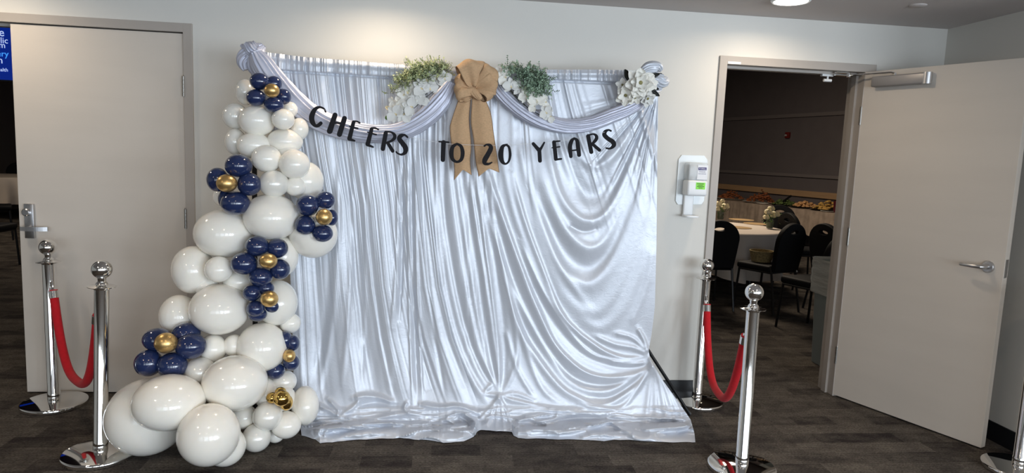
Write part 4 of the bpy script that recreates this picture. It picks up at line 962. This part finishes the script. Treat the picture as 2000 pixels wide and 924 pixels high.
FL = [
 ('topmost flower', [('navy', 507, 159, 18, 16, 2, 'upper left'), ('navy', 535, 163, 15, 14, 1.3, 'upper right'), ('navy', 500, 191, 18, 16, 2, 'lower left'), ('navy', 554, 189, 14, 15, 1.5, 'right'), ('navy', 535, 205, 18, 15, 2.2, 'bottom'), ('gold', 531, 177, 14, 13, 3.2, '')]),
 ('upper left flower', [('navy', 466, 324, 25, 22, 3, 'top'), ('navy', 425, 351, 20, 23, 2.6, 'left'), ('navy', 487, 360, 22, 22, 3, 'right'), ('navy', 460, 397, 27, 23, 3, 'bottom'), ('navy', 445, 389, 18, 20, 2.2, 'half hidden bottom left'), ('gold', 443, 358, 19, 17, 4, '')]),
 ('right-hand flower', [('navy', 601, 401, 22, 21, 2.4, 'upper left'), ('navy', 635, 391, 19, 17, 2, 'upper right'), ('navy', 648, 425, 12, 16, 1.6, 'rightmost'), ('navy', 596, 440, 20, 19, 2.4, 'lower left'), ('navy', 630, 456, 20, 17, 2.4, 'bottom'), ('gold', 633, 424, 16, 16, 3.2, '')]),
 ('middle flower', [('navy', 502, 481, 22, 20, 3, 'upper left'), ('navy', 542, 485, 20, 19, 2.5, 'upper right'), ('navy', 477, 515, 25, 22, 3.2, 'leftmost'), ('navy', 547, 526, 19, 20, 2.6, 'lower right'), ('navy', 509, 541, 22, 19, 3, 'bottom'), ('gold', 524, 510, 17, 15, 4, '')]),
 ('small lower flower', [('navy', 493, 572, 18, 16, 3, 'left'), ('navy', 519, 563, 16, 14, 2.6, 'top'), ('navy', 499, 603, 17, 16, 3, 'lower left'), ('navy', 503, 614, 18, 14, 2.4, 'bottom'), ('navy', 532, 598, 14, 13, 2.2, 'right'), ('gold', 526, 584, 17, 16, 4, '')]),
 ('lower left flower', [('navy', 307, 663, 27, 22, 3, 'upper left'), ('navy', 364, 651, 26, 21, 2.6, 'top right'), ('navy', 290, 709, 26, 26, 3.4, 'lower left'), ('navy', 337, 714, 28, 26, 3.6, 'bottom'), ('navy', 373, 676, 29, 25, 3.4, 'right'), ('gold', 324, 670, 21, 20, 4.4, '')]),
 ('side-facing flower', [('navy', 557, 665, 14, 19, 1.0, 'upper left'), ('navy', 572, 670, 13, 16, .9, 'upper right'), ('navy', 569, 708, 16, 16, 1.0, 'lower right'), ('navy', 538, 724, 18, 17, 1.0, 'bottom'), ('gold', 565, 695, 12, 13, 1.8, '')])]
for nm, items in FL:
    for kind, u, v, rx, ry, la, pos in items:
        g = 'balloon flowers of navy petals and gold centres'
        balloon(kind, u, v, rx, ry, la, ('gold metallic balloon at the centre of the %s' % nm) if kind == 'gold' else '%s navy balloon petal of the %s' % (pos, nm), g)
for u, v, rx, ry, la, lab in ((550, 778, 17, 16, 3.4, 'biggest mirror gold balloon of the small gold cluster near the floor'), (532, 777, 12, 11, 2.8, 'mirror gold balloon at the left of the small gold cluster'), (548, 765, 11, 9, 2.8, 'small mirror gold balloon on top of the small gold cluster'), (559, 786, 13, 16, 2.7, 'mirror gold balloon at the lower right of the small gold cluster')):
    balloon('goldmirror', u, v, rx, ry, la, lab, 'small gold balloon cluster')

# ------------------------------------------------------------------ stanchions and ropes
def stanchion(x, y, zb, label, lean=0.0, base_r=.167):
    """zb = height of the ball's centre"""
    t = thing('stanchion', (x, y, 0), label, 'stanchion', 'chrome rope stanchions')
    mesh_obj('base', lathe([(0, 0), (base_r * .97, 0), (base_r, .004), (base_r, .018), (base_r * .985, .023), (base_r * .95, .0255), (.05, .034), (.036, .036), (0, .036)], x, y, 72), 'chrome', t, sharp=50)
    rb = .044; zc = zb - rb - .038
    mesh_obj('pole', lathe([(0, .034), (.031, .034), (.0325, .036), (.0325, .075), (.031, .077), (.031, zc - .006), (0, zc - .006)], x, y, 40), 'chrome', t)
    mesh_obj('collar', lathe([(0, zc - .012), (.034, zc - .012), (.036, zc - .004), (.060, zc - .001), (.061, zc + .002), (.056, zc + .004), (.030, zc + .006), (.024, zc + .012), (0, zc + .012)], x, y, 48), 'chrome', t, sharp=50)
    pr = [(0, zc + .010), (.026, zc + .010), (.024, zc + .018), (.0165, zc + .026), (.018, zc + .036)]
    for k in range(15):
        a = R_(-65 + 155 * k / 14); pr.append((rb * math.cos(a) if k < 14 else 0, zb + rb * math.sin(a)))
    mesh_obj('ball_finial', lathe(pr, x, y, 48), 'chrome', t)
    for c in t.children:
        if not c.name.startswith('base'): c.rotation_euler = (0, math.radians(lean), 0)
    return zc
def find(base_px, ball_px):
    p = atz(*base_px, 0.03); q = at(*ball_px, p.y); return p.x, p.y, q.z
SA = find((196, 878), (200, 526)); SB = find((106, 781), (91, 483)); SC = find((1449, 905), (1471, 571)); SD = find((1361, 777), (1388, 519)); SE = (3.035, -1.10, SC[2])
zA = stanchion(*SA, 'chrome stanchion at the front left, beside the biggest white balloon', 2.1)
zB = stanchion(*SB, 'chrome stanchion at the back left, in front of the closed door')
zC = stanchion(*SC, 'chrome stanchion at the front right, nearest the open doorway', -.75)
zD = stanchion(*SD, 'chrome stanchion at the back right, by the frame of the open doorway')
zE = stanchion(*SE, 'chrome stanchion cut off by the right edge, beside the open door')
def rope(a, b_, low, label, ra, rb_, sa=0, sb=0):
    """a, b_: stanchion (x, y, ball height); low = lowest rope point z"""
    A = Vector((a[0] + sa, a[1], 0)); B = Vector((b_[0] + sb, b_[1], 0)); d = (B - A).normalized()
    pa = A + d * .05; pb = B - d * .05; za, zb_ = ra, rb_
    t = thing('velvet_rope', ((pa.x + pb.x) / 2, (pa.y + pb.y) / 2, low), label, 'rope', 'red velvet ropes')
    n = 60; pts = []
    L_ = (pb - pa).length
    # hanging curve with steep ends
    for k in range(n + 1):
        s = -1 + 2 * k / n; top = za * (1 - k / n) + zb_ * k / n; e = abs(s) ** 2.3
        x = .5 + .5 * math.copysign(abs(s) ** .8, s)
        p = pa.lerp(pb, x); pts.append(Vector((p.x, p.y, low + (top - low) * e)))
    mesh_obj('rope', tube(pts[2:-2], .0215, 18), 'velvet', t)
    for e0, e1, P in ((pts[0], pts[3], A), (pts[-1], pts[-4], B)):
        dd = (e0 - e1).normalized(); c0 = e1 + dd * .0; c1 = c0 + dd * .05
        cap = mesh_obj('end_cap', tube([c0 - dd * .01, c0 + dd * .03, c0 + dd * .036, c1], [.0235, .0235, .014, .010], 18), 'chrome', t)
        hk = [c1, c1 + Vector((0, 0, .018))]; tgt = P + (Vector((c1.x, c1.y, 0)) - P).normalized() * .034; hk += [Vector((tgt.x * .5 + c1.x * .5, tgt.y * .5 + c1.y * .5, c1.z + .030)), Vector((tgt.x, tgt.y, c1.z + .022)), Vector((tgt.x, tgt.y, c1.z + .002))]
        mesh_obj('hook', tube([Vector(q) for q in spline([tuple(h) for h in hk], 14)], .0045, 8), 'chrome', t)
def lowz(px, py, s1, s2):      # height of a pixel above the midpoint between two stanchions
    return at(px, py, (s1[1] + s2[1]) / 2).z
rope(SB, SA, lowz(152, 744, SA, SB) , 'red velvet rope sagging between the two left stanchions', zB - .075, zA - .075, 0, .030)
rope(SD, SC, lowz(1409, 768, SC, SD), 'red velvet rope sagging between the two right stanchions', zD - .075, zC - .075, 0, -.014)

# ------------------------------------------------------------------ banquet room beyond the doorways
RAz = math.radians(-18)
wa = Vector((4.0, 8.9, 0)); # point on the oblique wall, refined from the chair rail seen at px 1420
def ray_at_depth(u, v, dep):
    d = ray(u, v); return CAM + d * dep
q0 = atz(1418, 391, .76); q1 = atz(1637, 417, .76)          # front edge of the buffet table gives the wall's direction
wd = (q1 - q0); wd.z = 0; wd.normalize(); wn = Vector((wd.y, -wd.x, 0)); pW1 = q0.copy()
if wn.dot(CAM - pW1) < 0: wn = -wn
pW1 = q0 - wn * .82
def wall_pt(u, v, off=0.0):
    d = ray(u, v); o = Vector((pW1.x, pW1.y, 0)) + wn * off; tt = (o - CAM).dot(wn) / d.dot(wn); return CAM + d * tt
def wall_box(s0, s1, o0, o1, z0, z1, bm=None, bev=0):
    """box along the oblique wall; s along it, o out of it"""
    b = bx(s0, s1, o0, o1, z0, z1, bev); O = Vector((pW1.x, pW1.y, 0)); mt = Matrix(((wd.x, wn.x, 0, O.x), (wd.y, wn.y, 0, O.y), (0, 0, 1, 0), (0, 0, 0, 1)))
    for v in b.verts: v.co = mt @ v.co
    bmesh.ops.recalc_face_normals(b, faces=b.faces)
    return merge(bm, b) if bm is not None else b
def wall_s(p): return (Vector((p[0], p[1], 0)) - Vector((pW1.x, pW1.y, 0))).dot(wd)
struct('wall_banquet_right', wall_box(-6, 7.2, -.15, 0, 0, 4.2), 'darkwall')
cornr = Vector((pW1.x, pW1.y, 0)) - wd * 6
struct('wall_banquet_far', bx(-11, cornr.x + .2, cornr.y - .1, cornr.y + .05, 0, 4.2), 'darkwall')
struct('wall_banquet_left', bx(-11.1, -10.95, .15, cornr.y, 0, 4.2), 'darkwall')
struct('wall_banquet_near', bx(-11, 9.5, .1505, .20, CEIL + .14, 4.2), 'darkwall')
struct('ceiling_banquet', bx(-11.1, 9.5, .15, cornr.y + .2, 4.2, 4.3), 'darkwall')
for (v1, v2, kind_, th_, nm) in ((232, 222, 'darktrim', .035, 'trim_3'), (334, 348, 'darktrim', .03, 'trim_4')):
    z_ = wall_pt(1530, (v1 + v2) / 2, .02).z
    struct(nm, wall_box(-6, 7.2, .0, .035, z_ - th_, z_ + th_), kind_)
zr = wall_pt(1525, 374, .02).z
struct('trim_5', wall_box(-6, 7.2, .0, .045, zr - .06, zr + .055), 'rail')
struct('trim_6', bx(-10.9, cornr.x, cornr.y - .14, cornr.y - .1, zr - .06, zr + .055), 'rail')
ap = wall_pt(1538, 264, .03)
t = thing('fire_alarm', ap, 'small red fire alarm strobe high on the charcoal wall in the banquet room', 'alarm')
sA_ = wall_s(ap)
mesh_obj('housing', wall_box(sA_ - .055, sA_ + .055, .0, .05, ap.z - .06, ap.z + .06, bev=.006), 'redsign', t)
mesh_obj('strobe_lens', wall_box(sA_ - .04, sA_ + .01, .05, .07, ap.z - .02, ap.z + .012, bev=.004), 'clear', t)
# soft dim light for the banquet room: added overhead area lamps, no fittings seen
area('banquet_fill_light', (3.2, 5.2, 3.9), (0, 0, -1), 1.6, 1.6, 135, (1.0, .84, .66))
area('banquet_fill_light', (-4.5, 7.0, 3.9), (0, 0, -1), 1.6, 1.6, 60, (1.0, .84, .66))

# buffet
o0 = (q0 - Vector((pW1.x, pW1.y, 0))).dot(wn); o1 = (q1 - Vector((pW1.x, pW1.y, 0))).dot(wn); BO = .82
sb0, sb1 = wall_s(q0) - 2.5, wall_s(q1) + .5
ctr = Vector((pW1.x, pW1.y, 0)) + wd * ((sb0 + sb1) / 2) + wn * (BO - .38)
t = thing('buffet_table', (ctr.x, ctr.y, 0), 'long buffet table against the charcoal wall, seen through the right doorway', 'table')
mesh_obj('tabletop', wall_box(sb0, sb1, BO - .76, BO, .73, .75), 'tray', t, False)
for s_ in (sb0 + .1, (sb0 + sb1) / 2, sb1 - .1):
    for o_ in (BO - .7, BO - .05): mesh_obj('leg', wall_box(s_ - .015, s_ + .015, o_ - .015, o_ + .015, 0, .73), 'tray', t, False)
V_, F_ = [], []; n = 200; O = Vector((pW1.x, pW1.y, 0))
for i in range(n + 1):
    s_ = sb0 + (sb1 - sb0) * i / n; wv = .018 * math.sin(i * .7) + .012 * math.sin(i * 1.7)
    for (o_, z_) in ((BO - .77, .757), (BO - .2, .757), (BO + .008, .756), (BO + .014 + wv * .4, .60), (BO + .02 + wv, .30 + .02 * math.sin(i * .21))): p = O + wd * s_ + wn * o_; V_.append((p.x, p.y, z_))
for i in range(n):
    for j in range(4): k = i * 5 + j; F_.append((k, k + 1, k + 6, k + 5))
tag(mesh_obj('buffet_cloth', (V_, F_), 'cloth_b', sharp=60), 'long mottled taupe cloth hanging off the front of the buffet table', 'tablecloth')
def on_buffet(u, inset): # point on the buffet top under the pixel column
    q = atz(u, 391 + (u - 1418) * 26 / 219, .76); s_ = wall_s(q); p = O + wd * s_ + wn * (BO - inset); return p, s_
def pile(center, rx, ry, h, n, m, size, seed, parent, name='food'):
    r = random.Random(seed); b = bmesh.new()
    for k in range(n):
        a = r.uniform(0, 2 * PI); q = math.sqrt(r.random()); x, y = rx * q * math.cos(a), ry * q * math.sin(a); z = h * (1 - q * q) * r.uniform(.3, 1)
        s_ = size * r.uniform(.7, 1.3)
        e = ellipsoid((0, 0, 0), s_, s_ * r.uniform(.5, .9), s_ * .5, u=8, v=5); xf(e, Matrix.Translation(center + Vector((x, y, z + size * .4))) @ Matrix.Rotation(r.uniform(0, 3), 4, 'Z') @ Matrix.Rotation(r.uniform(-.6, .6), 4, 'X')); merge(b, e)
    o = mesh_obj(name, b, m, parent); o['kind'] = 'stuff'
trays = [(1400, .32, .30, .17, 'food_red', 'heaped tray of browned pastries at the left end of the visible buffet', 'plate', .30),
 (1456, .34, .34, .24, 'food_red', 'tallest pile of browned pastries on the buffet', 'plate', .30),
 (1503, .26, .26, .10, 'salad', 'black tray of greens with tongs on the buffet', 'tray', .28),
 (1541, .26, .24, .11, 'food_orange', 'black tray of orange fruit slices in the middle of the buffet', 'tray', .28),
 (1586, .30, .28, .15, 'food_yel', 'wide tray of golden finger food toward the right of the buffet', 'tray', .32)]
for k, (u, rx, ry, h, mm, lab, base_m, ins) in enumerate(trays):
    p, s_ = on_buffet(u, .36); p.z = .762
    t = thing('food_tray', p, lab, 'food', 'food trays on the buffet')
    mesh_obj('platter', lathe([(0, .002), (rx * .8, .002), (rx, .018), (rx * 1.02, .020), (rx * .98, .024), (rx * .8, .010), (0, .008)], p.x, p.y, 40, cz=p.z), base_m, t)
    pile(p + Vector((0, 0, .012)), rx * .8, ry * .8, h, 90, mm, .034, k, t)
    if k == 2:
        b = tube([p + Vector((-.1, -.1, .08)), p + Vector((.12, .0, .20))], .012, 6); tube([p + Vector((-.1, -.13, .07)), p + Vector((.12, -.02, .19))], .012, 6, b); mesh_obj('tongs', b, 'tray', t)
for (u, lab) in ((1480, 'small white plate on the buffet between the tall pile and the greens'), (1606, 'small white plate at the front right of the golden food tray')):
    p, s_ = on_buffet(u, .12); tag(mesh_obj('plate', lathe([(0, .0), (.08, 0), (.12, .014), (.118, .018), (.08, .006), (0, .005)], p.x, p.y, 32, cz=.759), 'plate'), lab, 'plate', 'plates on the buffet')
for k in range(5):
    p, s_ = on_buffet(1616 + k * 6, .18 + .12 * (k % 2)); tag(mesh_obj('drinking_glass', lathe([(0, 0), (.036, 0), (.045, .20), (.042, .20), (.034, .01), (0, .01)], p.x, p.y, 20, cz=.759), 'label'), '%s dark red drinking glass in the row at the right end of the buffet' % ('first', 'second', 'third', 'fourth', 'last')[k], 'glass', 'drinking glasses on the buffet')

# round table
tc_ = atz(1396, 441, .76); TR = .80
def round_table(c, label, lc, seed=1, R=TR):
    t = thing('round_table', (c.x, c.y, 0), label, 'table')
    mesh_obj('tabletop', lathe([(0, .72), (R - .01, .72), (R, .735), (R - .01, .75), (0, .75)], c.x, c.y, 48), 'tray', t)
    for k in range(4):
        a = PI / 4 + k * PI / 2; mesh_obj('leg', tube([(c.x + .5 * math.cos(a), c.y + .5 * math.sin(a), 0), (c.x + .4 * math.cos(a), c.y + .4 * math.sin(a), .72)], .014, 8), 'chairframe', t)
    b = bmesh.new(); seg = 160; rows = [(0, .755), (R * .7, .755), (R * .97, .755), (R + .004, .752), (R + .012, .735), (R + .02, .6), (R + .03, .42), (R + .04, .25)]; rg = []
    for j, (r_, z_) in enumerate(rows):
        if r_ == 0: rg.append([b.verts.new((c.x, c.y, z_))]); continue
        amp = max(0, j - 4) * .038
        rg.append([b.verts.new((c.x + (r_ + amp * (math.sin(11 * a + seed) + .4 * math.sin(23 * a))) * math.cos(a), c.y + (r_ + amp * (math.sin(11 * a + seed) + .4 * math.sin(23 * a))) * math.sin(a), z_ - (.04 * math.sin(4 * a + 1) if j == 7 else 0))) for a in [2 * PI * k / seg for k in range(seg)]])
    for k in range(seg): b.faces.new([rg[0][0], rg[1][k], rg[1][(k + 1) % seg]])
    for j in range(1, len(rg) - 1):
        for k in range(seg): b.faces.new([rg[j][k], rg[j + 1][k], rg[j + 1][(k + 1) % seg], rg[j][(k + 1) % seg]])
    bmesh.ops.recalc_face_normals(b, faces=b.faces)
    tag(mesh_obj('tablecloth', b, 'cloth_t', sharp=60), lc, 'tablecloth')
round_table(tc_, 'round banquet table seen through the right doorway', 'ivory cloth draped over the round table seen through the right doorway')
for k, (u, v) in enumerate(((1448, 429), (1440, 444), (1478, 437))):
    p = atz(u, v, .76); tag(mesh_obj('placemat', lathe([(0, 0), (.17, 0), (.17, .003), (0, .003)], p.x, p.y, 32, cz=.758), 'placemat'), ('round gold placemat at the far side of the ivory table', 'round gold placemat at the near side of the ivory table', 'round gold placemat closest to the rose vase')[k], 'placemat', 'gold placemats on the round table')
def vase(c, label, sc=1.0, seed=0):
    r = random.Random(seed); t = thing('flower_vase', c, label, 'vase', 'rose vases on the round table')
    mesh_obj('glass_jar', lathe([(0, 0), (.045 * sc, 0), (.055 * sc, .03 * sc), (.056 * sc, .10 * sc), (.045 * sc, .14 * sc), (.05 * sc, .155 * sc)], c.x, c.y, 24, cz=c.z), 'glass', t)
    mesh_obj('water', lathe([(0, .005), (.043 * sc, .005), (.05 * sc, .03 * sc), (.05 * sc, .085 * sc), (0, .085 * sc)], c.x, c.y, 20, cz=c.z), 'water', t)
    b = bmesh.new()
    for (dx, dz, rr) in ((-.07, .25, .05), (.06, .22, .045), (-.01, .30, .035), (-.09, .17, .04), (.02, .19, .03)):
        o = mesh_obj('rose', ellipsoid((c.x + dx * sc, c.y + r.uniform(-.04, .04), c.z + dz * sc), rr * sc, rr * sc, rr * .85 * sc, u=12, v=8), 'rose', t)
        for q in range(3):
            pb_ = petal_bm(rr * 1.5 * sc, rr * 1.5 * sc, .5, q); xf(pb_, Matrix.Translation((c.x + dx * sc, c.y - .02, c.z + dz * sc)) @ Matrix.Rotation(q * 2.1, 4, 'Y') @ Matrix.Rotation(PI / 2, 4, 'X') @ Matrix.Translation((0, -rr * .4, rr * .6))); mesh_obj('petal', pb_, 'rose', o, sharp=0)
        tube([(c.x + dx * .2, c.y, c.z + .02), (c.x + dx * .8 * sc, c.y, c.z + dz * .9 * sc)], .003, 5, b)
    mesh_obj('stems', b, 'bud', t)
    V2, F2 = [], []
    for q in range(70):
        p = c + Vector((r.gauss(0, .05), r.gauss(0, .04), .17 + r.gauss(0, .05))) * sc; d = Vector((r.gauss(0, 1), r.gauss(0, 1), r.gauss(0, 1))).normalized() * .03; e = Vector((r.gauss(0, 1), r.gauss(0, 1), r.gauss(0, 1))).normalized() * .012; i0 = len(V2); V2 += [p, p + d * .5 + e, p + d, p + d * .5 - e]; F2 += [(i0, i0 + 1, i0 + 2, i0 + 3)]
    o = mesh_obj('leaves', (V2, F2), 'bud', t, sharp=0); o['kind'] = 'stuff'
p = atz(1503, 446, .76); p.z = .76; vase(p, 'glass vase of cream roses at the right edge of the ivory round table', .82, 1)
p = atz(1407, 428, .76); p.z = .76; vase(p, 'glass vase of pale yellow roses by the left jamb of the right doorway', .85, 2)

# chairs
def chair_mesh(root):
    b = bx(-.22, .22, -.22, .20, .43, .50, .025, seg=3); mesh_obj('seat', b, 'chair', root)
    out = []
    for k in range(25):
        a = PI * k / 24; out.append((.215 * math.cos(a), .30 + .19 * math.sin(a)))
    out = [(.19, 0.0), (.205, .15)] + out + [(-.205, .15), (-.19, 0.0)]
    hole = [(.07 * math.cos(2 * PI * k / 16), .405 + .028 * math.sin(2 * PI * k / 16)) for k in range(16)]
    b = prism2d([out, hole], .035, .008); xf(b, Matrix.Translation((0, .215, .455)) @ Matrix.Rotation(R_(-8), 4, 'X') @ Matrix.Rotation(PI / 2, 4, 'X')); mesh_obj('backrest', b, 'chair', root)
    fr = bmesh.new()
    tube([(.2, .2, .43), (-.2, .2, .43)], .011, 8, fr); tube([(.2, -.19, .425), (-.2, -.19, .425)], .011, 8, fr); tube([(.205, -.19, .425), (.205, .2, .43)], .011, 8, fr); tube([(-.205, -.19, .425), (-.205, .2, .43)], .011, 8, fr)
    mesh_obj('seat_frame', fr, 'chairframe', root)
    for sx in (-1, 1):
        mesh_obj('leg', tube([(sx * .2, -.19, .43), (sx * .215, -.22, 0)], .012, 8), 'chairframe', root)
        mesh_obj('leg', tube([(sx * .2, .19, .5), (sx * .2, .21, .40), (sx * .215, .28, 0)], .012, 8), 'chairframe', root)
CH = None
def chair(x, y, rz, label, group='black banquet chairs around the round tables'):
    global CH
    if CH is None:
        CH = thing('banquet_chair', (0, 0, 0), label, 'chair', group); chair_mesh(CH); r = CH
    else:
        r = CH.copy(); C.objects.link(r); r['label'] = label
        for ch in list(CH.children):
            c = ch.copy(); C.objects.link(c); c.parent = r
    r.location = (x, y, 0); r.rotation_euler = (0, 0, rz); r['group'] = group; return r
def floor_at(u, v, z=0.0): p = atz(u, v, z); return p.x, p.y
yA = floor_at(1398, 425, .93)[1] - .25; chair(at(1386, 425, yA).x, yA, PI, 'black chair with its back to us at the left jamb of the right doorway')
chB = atz(1505, 505, .48); chair((chB.x - .10) * .955, CAM.y + (chB.y - .12 - CAM.y) * .955, R_(207), 'black chair turned sideways right of the ivory table, with a basket on its seat')
chC = atz(1560, 555, .46); chair(chC.x + .22, chC.y + .1, R_(200), 'nearest black chair, low beside the grey waste bin')
d_ = ray(1530, 406); tt = (.93 - CAM.z) / d_.z; 
x, y = floor_at(1531, 406, .93); chair(x, y + .1, R_(-28), 'black round-backed chair on the far right side of the ivory table')
x, y = floor_at(1573, 420, .93); chair(x + .1, y + .1, R_(95), 'black chair seen edge-on in front of the buffet')
x, y = floor_at(1640, 472, .93); chair(at(1652, 470, 2.5).x, 2.5, R_(100), 'black chair just showing beside the right jamb above the bin')
# basket
bp = Vector(((chB.x - .14) * .955, CAM.y + (chB.y - .06 - CAM.y) * .955, .503)); t = thing('basket', bp, 'small square wicker basket on the seat of the sideways chair', 'basket')
b = lathe([(0, 0), (.10, 0), (.125, .11), (.118, .11), (.095, .008), (0, .008)], bp.x, bp.y, 24, cz=bp.z); mesh_obj('basket_body', b, 'wicker', t)
mesh_obj('rim', tube([(bp.x + .123 * math.cos(a), bp.y + .123 * math.sin(a), bp.z + .112) for a in np.linspace(0, 2 * PI, 30)], .006, 6), 'wicker', t)

# waste bin
t = thing('waste_bin', (3.1, .60, 0), 'tall grey plastic waste bin with a clear liner just inside the right doorway', 'bin')
BX0, BX1, BY0, BY1 = 2.93, 3.36, .44, .80
def tapered(x0, x1, y0, y1, z0, z1, tp, wob=0, seed=0):
    r = random.Random(seed); b = bmesh.new(); rows = 12; cols = 40; rg = []
    o = rrect(x0, x1, y0, y1, .05, 9)
    cx, cy = (x0 + x1) / 2, (y0 + y1) / 2
    for j in range(rows):
        f = j / (rows - 1); s_ = 1 - tp * (1 - f)
        rg.append([b.verts.new((cx + (x - cx) * s_ + wob * r.uniform(-1, 1), cy + (y - cy) * s_ + wob * r.uniform(-1, 1), z0 + (z1 - z0) * f)) for x, y in o])
    n = len(o)
    for j in range(rows - 1):
        for k in range(n): b.faces.new([rg[j][k], rg[j][(k + 1) % n], rg[j + 1][(k + 1) % n], rg[j + 1][k]])
    return b, rg
b, rg = tapered(BX0, BX1, BY0, BY1, .004, .80, .14); b.faces.new(rg[0][::-1]); mesh_obj('bin_body', b, 'bin', t)
b, rg = tapered(BX0 - .008, BX1 + .008, BY0 - .008, BY1 + .008, .775, .81, .0); mesh_obj('bin_rim', b, 'bin', t)
b, rg = tapered(BX0 - .018, BX1 + .018, BY0 - .018, BY1 + .018, .56, .83, .02, .006, 3); mesh_obj('liner', b, 'liner', t)

# things glimpsed through the left doorway
tl = Vector((-5.1, 8.0, 0))
d_ = ray(4, 344); tt = (.76 - CAM.z) / d_.z; pl = CAM + d_ * tt
round_table(Vector((pl.x - .2, pl.y + .3, 0)), 'round banquet table glimpsed through the left doorway', 'pale cloth on the round table glimpsed through the left doorway', 3)
x, y = floor_at(20, 365, .93); chair(x - .28, y, PI, 'black chair nearest the gap of the left doorway')
x, y = floor_at(16, 322, .93); chair(x - .35, y + .75, R_(10), 'black chair beyond the table seen through the left doorway')
x, y = floor_at(30, 340, .93); chair(x - .06, y - .45, R_(120), 'black chair right of the table glimpsed through the left doorway')
SY = 6.5
a0 = at(21, 52, SY); a1 = at(23, 155, SY); sx1 = at(30, 100, SY).x
t = thing('presentation_screen', (sx1 - 1.0, SY, a1.z - .05), 'blue presentation screen with white text, cut off at the left edge', 'screen')
zt, zb = at(10, 53, SY).z, at(10, 156, SY).z
mesh_obj('bezel', bx(sx1 - 2.02, sx1 + .02, SY + .002, SY + .05, zb - .02, zt + .02), 'tray', t, False)
mesh_obj('display', bx(sx1 - 2.0, sx1, SY - .004, SY + .001, zb, zt), 'screen', t, False)
for (s_, u, v, sz, m_) in (('he', 9, 71, 15, 'screen_text'), ('bolic', 16, 85, 11, 'screen_text'), ('am', 11, 94, 11, 'screen_text'), ('sery', 17, 111, 11, 'screen_cyan'), ('n', 6, 124, 13, 'screen_text'), ('eHealth', 16, 140, 6.5, 'screen_text')):
    b = text_bm(s_, sz * 1.35 * pxm(SY), .001, 'RIGHT'); p = at(u, v, SY - .008); upright(b, p); mesh_obj('text_line', b, m_, t, False)
for k in range(2):
    mesh_obj('mount_post', tube([(sx1 - .5 - k, SY + .03, zb - .02), (sx1 - .5 - k, SY + .03, 0)], .03, 10), 'tray', t)
